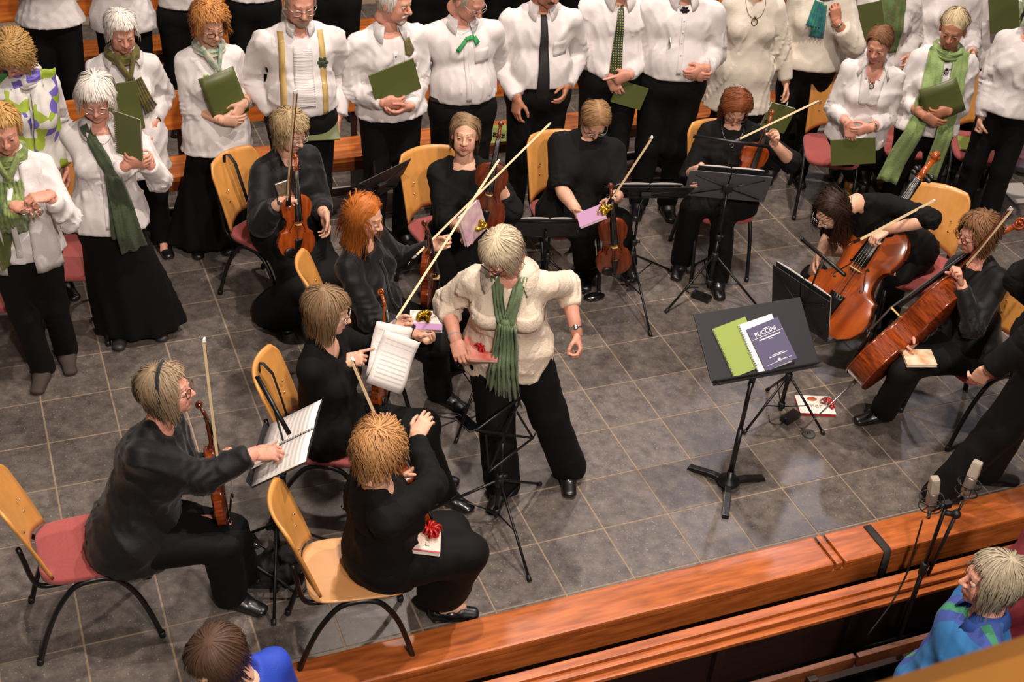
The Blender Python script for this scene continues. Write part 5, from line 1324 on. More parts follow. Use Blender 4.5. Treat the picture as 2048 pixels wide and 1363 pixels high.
p = P17 = person('woman with short brown hair and beaded necklace, hands crossed over a folder', (1758, 88), face=-122, s=.97, hp=-18, hy=-140, skin='pink', rw=(1697, 248, 'f', .22), lw=(1740, 256, 'f', .22), rh=('relax', (-.35, .2, -1), (0, -1, .2)), lh=('relax', (.9, .3, -.35), (0, -1, .2)), shoes=('heel', mat('gold_shoe', '#b08a4a', .35, .5)), feet=((1700, 372), (1757, 360)), lean=.05,
  top=dict(kind='blouse', mat=WHT, hem=-.05, sleeve=1.7, v=.10, sl=.012, neck=.07, amp=.010), bottom=dict(hem=.03), hair=dict(len=.085, vol=.01, fringe=.06, part=.02), hairm=H_MBRN)
collar(p, WHT, 48, .12, .06); lapels(p, WHT2); pendant(p, mat('beads_brown', '#4a2c1a', .4), .10, .014); pendant(p, MATS['beads_brown'], .06, .010); wristband(p, -1, mat('gold', '#c9a24a', .3, .9), .03)
held_folder(p, 1706, 303, .22, (-.02, -1), 'dark green folder held low by the woman with beaded necklace', w=.28, h=.18)
p = P18 = person('woman with pinned-up grey-blond hair and long lime green scarf', (1906, 58), face=-118, s=1.02, hp=-16, hy=-135, skin='tan', rw=(1850, 232, 'f', .23), lw=(1895, 222, 'f', .22), rh=('relax', (-.9, .3, -.3), (0, -1, .2)), lh=('hold', (.9, .3, -.3), (0, -1, .2)), feet=((1775, 405), (1850, 405)),
  g=1.05, top=dict(kind='blouse', mat=WHT, hem=-.02, sleeve=1.55, v=.07, sl=.016), hair=dict(len=.075, vol=.016, curl=.006, fringe=.06, pull=(0, -.03, .15)), hairm=H_GBL, brow='#7a6a50')
scarf(p, S_LIME, (), tr=.024)
for r0, r1, u1 in ((.075, .085, .40), (-.075, -.09, .86)): strip(p, S_LIME, r0, -.02, r1, u1, .10, .12, .022, wav=.009, k=9, n=22, name='scarf_end', sd=int(u1 * 10))
strip(p, S_LIME, .09, .42, .17, .92, .10, .14, .03, wav=.012, k=9, n=18, name='scarf_end', sd=3); pendant(p, BLK, .10, .012)
held_folder(p, 1884, 200, .21, (-.3, -1), 'dark green folder held against the waist under the lime scarf', w=.24, h=.24, bend=.012)
p = P19 = person('person in white long-sleeved top cut off by the right edge', (2085, -20), base=tuple(atz(2018, 205, .96)[:2]), face=-140, s=1.03, rw=(1962, 236, 'f', .12), rh=('fist', (0, .1, -1), (-.8, .2, 0)), lw=(-.3, .1, .2), top=dict(kind='blouse', mat=WHT2, hem=-.02, sleeve=1.97, sl=.016, neck=.07), bottom=dict(lo=.012, fl=.03), hair=dict(len=.12, vol=.015), hairm=H_BRN)

# ------------------------------------------------------------------ back row, cut by the frame
rowlab = ['black trousers and white hem, first from the left', 'pale tunic behind the olive-scarfed woman', 'black trousers left of the ginger-haired woman', 'black trousers right of the ginger-haired woman', 'black trousers behind the suspenders man', 'black trousers between bearded man and bow-tie man', 'black trousers right of the bow-tie man', 'black trousers behind the dotted-tie man']
for i, x in enumerate((102, 246, 372, 508, 668, 862, 1010, 1160)):
    q = atY(x, 40, 3.72); person('back row singer cut by the frame, ' + rowlab[i], (0, 0), base=(q[0], 3.72), face=-98, s=1.0 + .02 * (i > 2), sex='f' if i < 3 else 'm', rw=(.06, -.16, .05), lw=(-.06, -.16, .05), g=1.08,
        top=dict(kind='blouse', mat=WHT2, hem=-.08 if i == 1 else (.0 if i == 0 else .05), sleeve=1.9, flare=.05, amp=.009), bottom=dict(lo=.02), hair=dict(len=.1, vol=.012, n=200), hairm=H_GREY)

# ------------------------------------------------------------------ the players
BK = dict(lo=.016, fl=.03)
p = V1 = person('violinist with curly ash-blond hair in black dress, bow upright', (580, 262), face=-70, seated=True, hz=1.20, pel=(578, 452), hp=-16, hy=-62, glasses='silver', rw=(566, 398, 'f', .30), rh=('grip', (-.7, .7, .2), (0, -.2, -1)), lw=(650, 428, 'f', .34), lh=('relax', (.2, .5, -.8), (.9, 0, .2)), feet=((555, 640), (600, 630)),
  g=1.1, top=dict(kind='blouse', mat=SILK, hem=-.12, sleeve=1.7, sl=.03, v=.10, amp=.008), bottom=dict(kind='skirt', fl=.05), hair=dict(len=.115, vol=.022, curl=.010, freq=80, fringe=.06), hairm=H_ASH)
wristband(p, 1, BLK, .01)
A = atp(592, 512, p.P + p.F * .40, p.F); B = atp(591, 342, p.P + UP * .3 + p.F * .30, p.F); violin('red-brown violin upright on the lap of the ash-blond violinist', A, B, nrm(p.F + p.R * .25 + UP * .35))
b0 = V1.handR[0] + p.F * .06 - UP * .03; bow('bow pointing straight up from the ash-blond violinist\'s hand', b0, atp(594, 180, b0 + p.F * .05, p.F), p.R)
c = atp(570, 385, p.P + UP * .3 + p.F * .30, p.F); folder('phone_case', 'pale patterned phone case in the ash-blond violinist\'s hand', 'phone', c, imgdir(c, -.35, -1, p.F), p.F + p.R * .4, w=.075, h=.15, th=.012, cover=mat('phone_case', '#8a7763', .5, var=(60, .3)), group=None)
chair_strap(chair_for(p, 'plywood-backed chair behind the ash-blond violinist', .13, dh=14), .03, .5)

p = V3 = person('blond violinist in black top smiling up at the camera', (930, 268), face=-108, seated=True, hz=1.18, pel=(925, 470), hp=8, hy=-112, smile=1, lid=-9, rw=(935, 462, 'f', .38), rh=('hold', (.1, 1, -.4), (-.3, 0, 1)), lw=(990, 348, 'f', .22), lh=('grip', (.2, .6, .8), (.9, .2, 0)), feet=((900, 600), (960, 605)),
  top=dict(kind='blouse', mat=KNIT, hem=-.10, sleeve=1.4, sl=.026, neck=.088), bottom=dict(kind='skirt', fl=.05), hair=dict(len=.17, vol=.014, part=-.02, sweep=-.3, fringe=.05), hairm=H_LBRN)
A = atp(966, 456, p.P + p.F * .30, p.F); B = atp(995, 285, p.P + UP * .4 + p.F * .18, p.F); violin('brown viola upright beside the smiling blond player', A, B, nrm(p.F + p.R * .1), VARB, 1.07, 'viola')
c = atp(944, 446, p.P + p.F * .48, p.F); t = folder('gift_book', 'gift book with gold ribbon held by the smiling blond player', 'book', c, imgdir(c, -.28, -1, p.F), p.F * .55 + p.L(p.base)[0] * 0 - p.R * .75, w=.19, h=.19, th=.016, cover=mat('book_cover_pink', '#d8c3b8', .45, var=(16, .4), col2='#b98ca8'), group='gift books with ribbons')
def ribbon(t, m, n=12, sz=.05, seed=0, at_=(0, 0, .02), name='ribbon'):
    rs = np.random.RandomState(seed); mb = MB()
    for i in range(n):
        a = rs.rand() * 6.28; r = sz * (.6 + .6 * rs.rand()); d = np.array([math.cos(a), math.sin(a), 0]); P = [np.array(at_) + d * r * x + np.array([0, 0, z]) * sz for x, z in ((0, 0), (.35, .5), (.8, .55), (1.0, .15), (.7, -.05), (.2, .05))]
        mb.tube(catmull(P, 3), .008, 4, flat=(1, .18), side=np.cross(d, UP))
    mb.build(name, m, t)
GOLD = mat('gold_ribbon', '#c8a02c', .25, .7); REDR = mat('red_ribbon', '#c0201c', .3, coat=.4)
ribbon(t, GOLD, 9, .045, 1, (.03, -.05, .02))
chair_for(p, 'plywood-backed chair behind the smiling blond player', .20, dh=26)

p = V2 = person('red-haired violinist in black shirt looking to the right', (728, 432), face=-42, seated=True, hz=1.20, pel=(745, 622), hp=-14, hy=-38, rw=(832, 668, 'z', .68), rh=('hold', (.1, 1, -.1), (0, 0, 1)), lw=(868, 492, 'z', .93), lh=('grip', (-.5, .9, .3), (.6, .2, .5)), feet=((878, 800), (905, 730)), knees=((868, 695), (890, 660)), kz=.52,
  top=dict(kind='shirt', mat=SILK, hem=-.10, sleeve=1.95, sl=.018, v=.06, amp=.011), bottom=BK, hair=dict(len=.27, vol=.020, part=.015, curl=.008, freq=42, fringe=.06), hairm=H_RED, brow='#9a5a30')
collar(p, SILK, 34, .105, .045); placket(p, SILK, .12, .45, .025)
A = atp(858, 604, V2.handL[0] - UP * .3, p.F); B = atp(850, 424, V2.handL[0] + UP * .2, p.F); violin('violin held upright sideways by the red-haired player', A, B, nrm(CR[0] * .9 + toward_cam(A) * .25), VARB)
b0 = atz(818, 526, .88); bow('bow running up to the right from the red-haired player\'s side', b0, atz(1100, 248, 1.27), toward_cam(b0) + UP * .3)
c = atz(852, 642, .70); t = folder('gift_book', 'square gift book with gold bow on the red-haired violinist\'s knee', 'book', c, imgdir(c, .05, -1, UP), UP * .9 + toward_cam(c) * .8, w=.17, h=.17, th=.014, cover=mat('book_cover_white', '#e8dfd8', .4, var=(10, .15)), group='gift books with ribbons'); ribbon(t, GOLD, 14, .05, 2, (-.01, .01, .012)); band(t, mat('band_mauve', '#b889b4', .5), .17, .055, -.0575, .0085); text('au', .035, mat('ink_olive', '#8c7a5c', .6), t, (.055, .035, .009))
chair_for(p, 'plywood-backed chair behind the red-haired violinist', .05, dh=30)

p = V6 = person('violinist with brown bob and glasses in black cardigan, pointing a finger', (655, 622), face=-38, seated=True, hz=1.20, pel=(660, 842), hp=-6, hy=-30, glasses='silver', rw=(690, 722, 'z', .92), rh=('point', (-.35, 1, .35), (-.6, .2, -.6)), rp=(.3, -.2, -1), lw=(785, 655, 'z', .98), lh=('grip', (-.6, 1, .1), (.3, .3, .8)), feet=((884, 1000), (850, 960)), knees=((838, 868), (850, 850)), kz=.52,
  top=dict(kind='cardigan', mat=KNIT, hem=-.10, sleeve=1.93, sl=.014, v=.10, amp=.007), bottom=BK, hair=dict(len=.165, vol=.022, fringe=.05, sweep=-.2), hairm=H_LBRN)
A = atz(762, 812, .56); B = atz(764, 598, 1.02); violin('orange violin upright behind the loose sheet music', A, B, nrm(CR[0] + toward_cam(A) * .2), mat('varnish_amber', '#a8561a', .2, coat=.7, var=(10, .3), stretch=(2, .6, 2), col2='#7d380e'))
b0 = atz(780, 658, .99); bow('long pale bow crossing in front of the conductor\'s side', b0, atz(997, 322, 1.36), toward_cam(b0) + UP * .3)
for i, (dx, dy, px) in enumerate(((.20, -1, (778, 695)), (.36, -1, (786, 716)))):
    c = atz(px[0], px[1] + 8, .95 - .03 * i); t = thing('sheet_music', ['loose white page of music hanging from the cardigan woman\'s hand', 'second music page just behind the first hanging one'][i], 'sheet music', c, frame(imgdir(c, dx, dy, toward_cam(c)), toward_cam(c) + CR[0] * .3), 'loose music pages')
    G = np.array([[(-.09 + .18 * a_ / 8, -.13 + .26 * b_ / 8, .02 * math.sin(a_ / 8 * 3.1) + .012 * math.sin(b_ * .9)) for b_ in range(9)] for a_ in range(9)]); q = MB(); sheet(G, .0012, q); o = q.build('page', PAPER, t)
    q = MB()
    for k in range(11):
        y_ = -.11 + .0205 * k; zf = lambda x_: .02 * math.sin((x_ + .09) / .18 * 3.1) + .012 * math.sin((y_ + .13) / .26 * 8 * .9)
        for dy in (0, .004): q.tube([(x_, y_ + dy, zf(x_) + .0012) for x_ in np.linspace(-.07, .07, 9)], .0005, 3)
    o = q.build('staves', mat('ink_pale', '#a39d9a', .8), t); o['kind'] = 'stuff'
chair_strap(chair_for(p, 'plywood-backed chair with black strap behind the brown-bobbed violinist', .0, dh=14), .02, -.4)

p = V7 = person('violinist with black headband and glasses at the left reaching to her music', (334, 780), face=-28, seated=True, hz=1.21, pel=(272, 1050), hp=10, hy=-22, glasses='brown', skin='pink', rw=(512, 905, 'z', .93), rh=('pinch', (-.2, 1, .1), (-.5, .1, -.8)), lw=(430, 925, 'z', .82), lh=('grip', (-.3, .6, .4), (.5, .4, .3)), feet=((462, 1208), (492, 1165)), knees=((440, 1082), (452, 1050)), kz=.52, g=1.25,
  top=dict(kind='blouse', mat=SILK, hem=-.13, sleeve=1.9, sl=.02, v=.04, amp=.010, flare=.04), bottom=dict(lo=.03, fl=.03), hair=dict(len=.135, vol=.024, flick=.25, curl=.006, freq=34, line=.07, fringe=.07), hairm=hairm('ash_grey', '#a08a6e', .25))
a = np.linspace(-2.0, 2.0, 22); mb = MB(); mb.tube([p.L(p.hd + (np.array((math.sin(q) * .101, .010 - .012 * abs(q), .030 + math.cos(q) * .114)) * p.hs) @ p.RH) for q in a], .009, 8, flat=(1.1, .5)); mb.build('headband', mat('velvet', '#0f0f12', .8, sheen=.3), p.root)
A = atz(447, 1040, .56); B = atz(420, 905, .88); violin('small brown violin half hidden behind the headband woman', A, B, nrm(CR[0] + np.array([0, .2, 0])), VARB)
bow('bow standing up beside the headband woman', atz(440, 940, .86), atz(409, 676, 1.42), -CR[0] * .3 - toward_cam((-3, 0, 1)) * -.9)
chair('red-seated chair pulled out behind the headband woman', (-3.165, -.94), 0)

p = V8 = person('violinist with curly blond hair seen from behind near the stage edge', (756, 900), face=-2, seated=True, hz=1.20, pel=(768, 1090), hp=-18, hy=55, lw=(806, 955, 'z', .9), rw=(832, 872, 'z', 1.03), rh=('relax', (-.6, .7, .35), (0, -.3, -1)), rp=(.9, .2, -.3), feet=((880, 1236), (868, 1180)), knees=((935, 1105), (900, 1062)), kz=.53, g=1.08, shoes=('pump', 'shoe_black'),
  top=dict(kind='jacket', mat=KNIT, hem=-.10, sleeve=1.95, sl=.012), bottom=dict(lo=.03, fl=.07, hem=.12), hair=dict(len=.12, vol=.030, curl=.013, freq=90, fringe=.06), hairm=hairm('strawberry', '#bb8a58'))
A = atz(838, 1030, .62); B = atz(800, 925, .98); violin('violin mostly hidden in front of the woman seen from behind', A, B, nrm(CR[0] + np.array([0, .5, .2])))
bow('bow rising past the curly hair toward the pointing hand', atz(812, 962, .88), atz(704, 714, 1.25), toward_cam((0, 0, 1)) - CR[0] * .3)
c = atz(846, 1080, .645); t = folder('gift_book', 'gift book with red ribbon on the lap of the woman seen from behind', 'book', c, imgdir(c, .06, -1, UP), UP + np.array((.1, 0, 0)), w=.15, h=.15, th=.018, cover=mat('book_cover_red', '#e8ddd2', .4, var=(12, .2), col2='#d8b49a'), group='gift books with ribbons'); ribbon(t, REDR, 14, .05, 4, (.02, .05, .015)); band(t, mat('red_edge', '#b2302a', .5), .15, .008, -.071, .0105); q = MB(); q.ball((-.045, .01, .010), (.022, .018, .003), 12); q.build('printed_fruit', mat('fruit', '#a8502a', .5), t); text('mer', .04, mat('ink_olive', '#8c7a5c', .6), t, (.015, -.01, .0105)).rotation_euler = (0, 0, 1.57)
chair_for(p, 'bare plywood chair with pale wooden seat near the stage edge', .13, wood=True, dh=-6)

p = V4 = person('violinist in black T-shirt bending over a violin between her knees', (1190, 238), face=-106, seated=True, hz=1.17, pel=(1148, 425), hp=-46, hy=-100, glasses='silver', skin='fair', rw=(1152, 418, 'f', .42), rh=('hold', (-.3, 1, -.3), (-.4, 0, .9)), lw=(1230, 392, 'f', .36), lh=('grip', (.3, .6, -.5), (.4, -.6, .5)), feet=((1172, 556), (1250, 538)), knees=((1160, 452), (1238, 442)), kz=.52, g=1.22,
  top=dict(kind='t_shirt', mat=KNIT, hem=-.10, sleeve=.98, sl=.012), bottom=dict(lo=.02, fl=.03), hair=dict(len=.105, vol=.014, part=.0, curl=.004, fringe=.05), hairm=hairm('dark_blond', '#94714c'))
A = atp(1228, 546, p.P + p.F * .52, p.F); B = atp(1221, 358, p.P + UP * .3 + p.F * .46, p.F); violin('violin standing between the T-shirt player\'s knees', A, B, nrm(p.F + UP * .4), VARB)
bow('bow tilted to the right from the T-shirt player\'s hand', atp(1212, 412, p.P + UP * .2 + p.F * .5, p.F), atp(1304, 272, p.P + UP * .5 + p.F * .42, p.F), toward_cam(p.P) + CR[0] * .4)
c = atp(1183, 432, p.P + UP * .2 + p.F * .55, p.F); t = folder('gift_book', 'thin pink-edged book with gold curls held by the T-shirt player', 'book', c, p.F + UP * .0, UP * .9 + p.R * .45, w=.16, h=.15, th=.012, cover=mat('book_cover_mauve', '#b98fb4', .45), group='gift books with ribbons'); ribbon(t, GOLD, 8, .05, 5, (-.085, .0, .0))
chair_strap(chair_for(p, 'plywood-backed chair with black strap left of the T-shirt player', .14, dh=12), -.06)

p = V5 = person('auburn-haired violinist looking down behind a grey music desk', (1472, 212), face=-118, seated=True, hz=1.17, pel=(1455, 395), hp=-46, hy=-112, glasses='brown', rw=(1402, 335, 'f', .30), rh=('relax', (0, .6, -.8), (.6, -.2, 0)), lw=(1548, 286, 'f', .26), lh=('grip', (-.1, .4, 1), (.8, .3, 0)), lp=(-1, -.1, -.8), feet=((1360, 536), (1432, 572)), knees=((1385, 415), (1448, 425)), kz=.52,
  top=dict(kind='blouse', mat=KNIT, hem=-.10, sleeve=1.1, sl=.014, v=.03), bottom=BK, hair=dict(len=.21, vol=.02, part=-.012, curl=.006, fringe=.05), hairm=H_AUB)
pendant(p, CHR, .12, .009)
A = atp(1474, 392, p.P + p.F * .20, p.F); B = atp(1553, 205, p.P + UP * .42 + p.F * .10, p.F); violin('bright orange violin under the auburn player\'s hand', A, B, nrm(p.F + UP * .3 - p.R * .3))
bow('bow slanting up to the right from the auburn player\'s hand', atp(1462, 288, p.P + UP * .4 + p.F * .30, p.F), atp(1638, 203, p.P + UP * .5 + p.F * .16, p.F), toward_cam(p.P) + UP * .5)
chair_for(p, 'plywood chair mostly hidden behind the auburn violinist', .12, dh=16)

p = C1 = person('cellist with long dark brown hair bending low over a cello', (1662, 420), face=-138, seated=True, hz=1.0, pel=(1806, 500), hp=-38, hy=-165, hr=-8, glasses='silver', neck=atz(1716, 406, .99), lw=(1772, 460, 'z', .93), lh=('hold', (.7, .7, -.1), (.2, .4, -.9)), lp=(-1, .3, .3), rw=(1640, 505, 'z', .62), rh=('relax', (0, .5, -.8), (-.6, 0, 0)), feet=((1605, 600), (1770, 640)), knees=((1648, 500), (1795, 545)), kz=.50,
  top=dict(kind='blouse', mat=KNIT, hem=-.10, sleeve=1.05, sl=.01, neck=.036), bottom=BK, hair=dict(len=.36, vol=.020, part=-.02, curl=.010, freq=26, fringe=.05), hairm=H_DARK)
A = atz(1640, 660, .24); B = atz(1866, 322, 1.20); between(A, B, 1.24)
cn = nrm(toward_cam(A) * .9 + p.F * .2 + CR[0] * -.30); instrument('cello', 'orange-brown cello facing the camera across the long-haired player', A, frame(B - A, cn), 2.12, VARC, 'cellos', True, cat_='cello')
bow('cello bow resting across the front of the orange cello', atz(1700, 488, .93), atz(1868, 399, 1.13), toward_cam((1, 0, 1)) - UP * .2, True)
q = p.P + np.array([.10, -.10, 0]); chair('plywood-backed chair with high back behind the orange cello', q, -128)

p = C2 = person('cellist with curly brown hair and glasses in sheer black sleeves', (1955, 466), face=-172, seated=True, hz=1.19, pel=(1938, 690), hp=-12, hy=-185, glasses='brown', skin='pink', lw=(1922, 566, 'z', 1.0), lh=('grip', (.2, .3, 1), (.4, .6, 0)), lp=(-.5, .1, -1), rw=(.10, .34, .10), feet=((1762, 838), (1775, 812)), knees=((1810, 742), (1830, 720)), kz=.53,
  top=dict(kind='blouse', mat=SILK, hem=-.10, sleeve=1.9, sl=.014, v=.04), bottom=BK, hair=dict(len=.14, vol=.024, curl=.011, freq=60, fringe=.075, flick=.2), hairm=H_MBRN)
A = atz(1712, 760, .34); B = atz(2018, 476, 1.18); between(A, B, 1.24)
instrument('cello', 'dark glossy cello seen from its side at the right', A, frame(B - A, nrm(np.array([-.35, .85, .35]))), 2.12, VARR, 'cellos', True, cat_='cello')
bow('cello bow held up beside the side-on cello', atz(1912, 548, 1.02), atz(2022, 414, 1.42), -UP, True)
c = atz(1838, 716, .62); folder('gift_book', 'pale book lying in the side-on cellist\'s lap', 'book', c, CR[0] * 1., UP, w=.14, h=.16, th=.015, cover=mat('book_cover_cream', '#ded0b4', .5, var=(14, .3), col2='#b9824a'), group='gift books with ribbons')
chair_for(p, 'red-seated chair under the side-on cellist', .10)

p = CO = person('grey-haired conductor in cream crinkled blouse handing over a gift', (1003, 505), face=-118, s=1.0, hz=1.47, lean=.12, side=.06, hy=-152, hp=-40, glasses='dark', skin='pink', rw=(912, 682, 'z', .98), rh=('hold', (-.35, .8, -.35), (-.4, 0, -.9)), rp=(.5, -.5, -.6), lw=(1154, 668, 'f', -.06), lp=(-.2, -1, -.2), lh=('hold', None, (.9, -.1, 0)), feet=((1003, 985), (1135, 952)), stance=.14, g=1.12,
  top=dict(kind='blouse', mat=CREAM, hem=-.18, sleeve=1.45, sl=.018, v=.06, flare=.05, amp=.010, hemtilt=.25), bottom=dict(lo=.035, fl=.05), hair=dict(len=.115, vol=.020, fringe=.05), hairm=hairm('silver_blond', '#cdbd9f', .25))
collar(p, CREAM, 40, .15, .05); scarf(p, S_GREEN, ((.0, .20, .035, .72), (-.02, .20, -.03, .80)), knot=(0, .20), tr=.016, ew=.125, wav=.016, loop=False); strip(p, CREAM, -.11, .17, -.11, .25, .13, .13, .006, name='pocket_flap', n=5); strip(p, CREAM, .11, .17, .11, .25, .13, .13, .006, name='pocket_flap', n=5); placket(p, CREAM, .16, .62)
wristband(p, -1, CHR, .03); wristband(p, 1, mat('beads_grey', '#9a9a94', .4), .03, face=False)
c = CO.handR[0] + CO.handR[1][1] * .14 + CR[0] * .06; c = atz(962, 698, c[2]); t = folder('gift_book', 'red and white gift book in the conductor\'s hand', 'book', c, nrm(CR[0] + np.array([0, 0, -.05])), UP * 1. + toward_cam(c) * .3, w=.15, h=.16, th=.014, cover=mat('book_cover_salmon', '#d99a8c', .35, coat=.4, var=(10, .4), col2='#b8473c'), group='gift books with ribbons'); ribbon(t, REDR, 6, .03, 7, (0, 0, .01))

p = M1 = person('person in black suit walking out of frame at the right', (2110, 440), base=tuple(atz(1990, 985, 0)[:2]), face=-30, s=1.1, sex='m', g=1.12, hz=1.7, lw=(-.26, .05, .0), rw=(1972, 742, 'z', .93), rh=('relax', (-.3, -.3, -1), (-.8, 0, 0)), feet=((1868, 1005), (1965, 962)), top=dict(kind='suit_jacket', mat=SUIT, hem=-.13, sleeve=1.95, sl=.022, amp=.008), bottom=dict(lo=.03, fl=.03, mat=SUIT), hair=dict(len=.05, vol=.008), hairm=H_BRN, shoes=('shoe', mat('shoe_brown_edge', '#171313', .35, coat=.3)))

# ------------------------------------------------------------------ listeners below the stage
p = A1 = person('listener with straight brown hair and cobalt blue top at the bottom left', (432, 1318), base=tuple(atz(432, 1318, 1.14)[:2]), hz=1.14, pel=atz(432, 1318, 1.14) * np.array([1, 1, 0]) + np.array([.17, -.03, .47]), face=-60, hp=-30, hy=-150, s=1.0, shoes=None, top=dict(kind='blouse', mat=mat('cobalt', '#1d3fae', .7, bump=(200, .2)), hem=-.05, sleeve=1.2, neck=.085, amp=.003), bottom=dict(kind='none'), hair=dict(len=.16, vol=.018, fringe=.06), hairm=H_BRN)
PLAID = bpy.data.materials.new('blue_check'); PLAID.use_nodes = True; nt = PLAID.node_tree; b_ = nt.nodes['Principled BSDF']; b_.inputs['Roughness'].default_value = .8; tc = N(nt, 'ShaderNodeTexCoord'); sx = N(nt, 'ShaderNodeTexWave'); sx.inputs['Scale'].default_value = 1.7; sx.inputs['Distortion'].default_value = .6; sx.inputs['Phase Offset'].default_value = 1.2
r_ = N(nt, 'ShaderNodeValToRGB'); r_.color_ramp.interpolation = 'CONSTANT'; el = r_.color_ramp.elements; el[0].color = (*lin('#3f8a68'), 1); el[1].position = .07; el[1].color = (*lin('#3f55a0'), 1); e = el.new(.62); e.color = (*lin('#2f74ae'), 1)
nt.links.new(tc.outputs['Object'], sx.inputs['Vector']); nt.links.new(sx.outputs['Fac'], r_.inputs[0]); nt.links.new(r_.outputs[0], b_.inputs['Base Color'])
p = A2 = person('listener with grey hair in blue patterned shirt at the bottom right', (1985, 1160), base=tuple(atz(1985, 1160, 1.2)[:2]), hz=1.2, pz=.50, face=150, hp=2, hy=155, s=1.06, g=1.25, skin='pink', shoes=None, top=dict(kind='shirt', bust=0, mat=PLAID, hem=-.05, sleeve=1.9), bottom=dict(kind='none'), hair=dict(len=.13, vol=.022, fringe=.06), hairm=hairm('light_grey', '#a2967e', .3))
collar(p, mat('blue_collar', '#2d4f9a', .75), 30, .10, .03)
p = A3 = person('listener in dark red cut off by the right edge', (2100, 1040), base=tuple(atz(2115, 1040, 1.2)[:2]), hz=1.2, pz=.5, face=150, s=1.06, g=1.15, shoes=None, top=dict(kind='shirt', mat=mat('dark_red', '#6a1420', .75, bump=(200, .2)), hem=-.05, sleeve=1.9), bottom=dict(kind='none'), hair=dict(len=.08, vol=.012), hairm=H_BRN)

# ------------------------------------------------------------------ choir chairs, stands, floor things
def ch_at(px, z, heading, label, wood=False): q = atz(*px, z); return chair(label, q, heading, wood, 'choir chairs')
ch_at((2, 572), .45, -100, 'red-seated chair at the far left behind the woman folding glasses')
ch_at((142, 512), .45, -104, 'red-seated chair between the two front-left singers')
ch_at((1662, 300), .45, -118, 'red-seated choir chair left of the woman with beaded necklace')
ch_at((1800, 282), .45, -118, 'red-seated choir chair between beaded necklace and lime scarf')
ch_at((1955, 294), .45, -120, 'red-seated choir chair with a green booklet on it')
c = atz(1938, 288, .478); folder('song_booklet', 'green booklet lying on the right choir chair', 'booklet', c, nrm((.5, .85, 0)), UP, w=.15, h=.21, th=.012, cover=LIME, group=None)
c = atz(992, 268, .458); folder('song_booklet', 'light green booklet lying on the front bench', 'booklet', c, nrm((.1, 1, 0)), UP, w=.21, h=.24, th=.008, cover=LIME, group=None)

def ms(label, base, desk, dz, head_, tilt, kind='wire', w=.46, dh=.24, h=None, foot=None, leg0=0, r=.30, mat_=None):
    a = math.radians(head_); D = np.array([math.cos(a), math.sin(a), 0]); t_ = math.radians(tilt)
    b = atz(*base, 0.)
    if foot is not None: q = atz(*foot, 0.) - b; leg0 = math.degrees(math.atan2(q[1], q[0])); r = min(max(np.linalg.norm(q), .2), .45)
    return music_stand(label, b, h or dz - .06, atz(*desk, dz), D * math.sin(t_) + UP * math.cos(t_), -D * math.cos(t_) + UP * math.sin(t_), kind, w, dh, leg0, r, mat_)
def light_bar(t, a, az, b, bz, foot, fz):
    A, B, Fp = atz(*a, az), atz(*b, bz), atz(*foot, fz); o = np.array(t.matrix_world.translation); q = MB(); q.tube([A - o, B - o], .0105, 10); q.tube([A - o, A + (B - A) * .02 - o], .012, 10); lb = q.build('light_bar', BLK, t)
    q = MB(); M = (A + B) / 2; q.tube([Fp - o, M - o], .005, 8); q.build('light_arm', BLK, lb)
def open_book(label, c, yax, n, w=.21, h=.29, th=.012, spiral=True):
    R = frame(yax, n); t = thing('music_book', label, 'music book', c, R, 'music on the stands')
    for s_ in (-1, 1):
        q = MB(); G = np.array([[(s_ * (.004 + (w - .004) * i / 8), -h / 2 + h * j / 4, th * (.35 + .65 * math.sin(math.pi * min(1, .15 + i / 8 * .85)))) for j in range(5)] for i in range(9)])
        if s_ < 0: G = G[::-1]
        sheet(G, .0015, q); o = q.build('page', PAPER, t); q = MB()
        for k in range(10):
            y = -h / 2 + .03 + k * (h - .05) / 10
            for d in (0, .004, .008): q.tube([(s_ * (.02 + (w - .035) * m_ / 6), y + d, th * (.35 + .65 * math.sin(math.pi * min(1, .15 + (.02 + (w - .035) * m_ / 6) / w * .85))) + .0018) for m_ in range(7)], .0006, 3)
        q.build('staves', mat('ink_pale', '#a39d9a', .8), o)['kind'] = 'stuff'
    q = MB(); q.box((0, 0, .0), (2 * w, h, .003)); q.build('cover', mat('cover_dark', '#2a2a2c', .6), t)
    if spiral:
        q = MB()
        for i in range(20): a = np.linspace(0, 2 * np.pi, 8, endpoint=False); q.tube(np.column_stack([.009 * np.cos(a), np.full(8, -h / 2 + h * (i + .5) / 20), .006 + .009 * np.sin(a)]), .0014, 4, closed=True)
        q.build('spiral_binding', EBON, t)['kind'] = 'stuff'
    return t
# headband woman's stand with open music
t = ms('folding music stand with open white music before the headband woman', (556, 1142), (570, 892), .84, -24, 54, 'solid', .40, .26, foot=(548, 1248))
a = math.radians(-24); D = np.array([math.cos(a), math.sin(a), 0]); ti = math.radians(54); yx, nx = D * math.sin(ti) + UP * math.cos(ti), -D * math.cos(ti) + UP * math.sin(ti)
open_book('open white spiral music on the headband woman\'s stand', atz(572, 892, .845) + nx * .012 + yx * .02, yx, nx)
light_bar(t, (514, 752), 1.18, (579, 868), 1.02, (566, 880), .88)
c = atz(543, 920, .80); t = folder('gift_book', 'small gift book with red bow on the headband woman\'s stand', 'book', c + nx * .045, yx, nx, w=.12, h=.13, th=.012, cover=MATS['book_cover_red'], group='gift books with ribbons'); ribbon(t, REDR, 9, .035, 11, (0, -.03, .012))
# stand in front of the conductor
ms('low folding music stand in front of the conductor\'s legs', (990, 1052), (1010, 868), .60, 120, 26, 'wire', .34, .22, foot=(1058, 1160), h=.55)
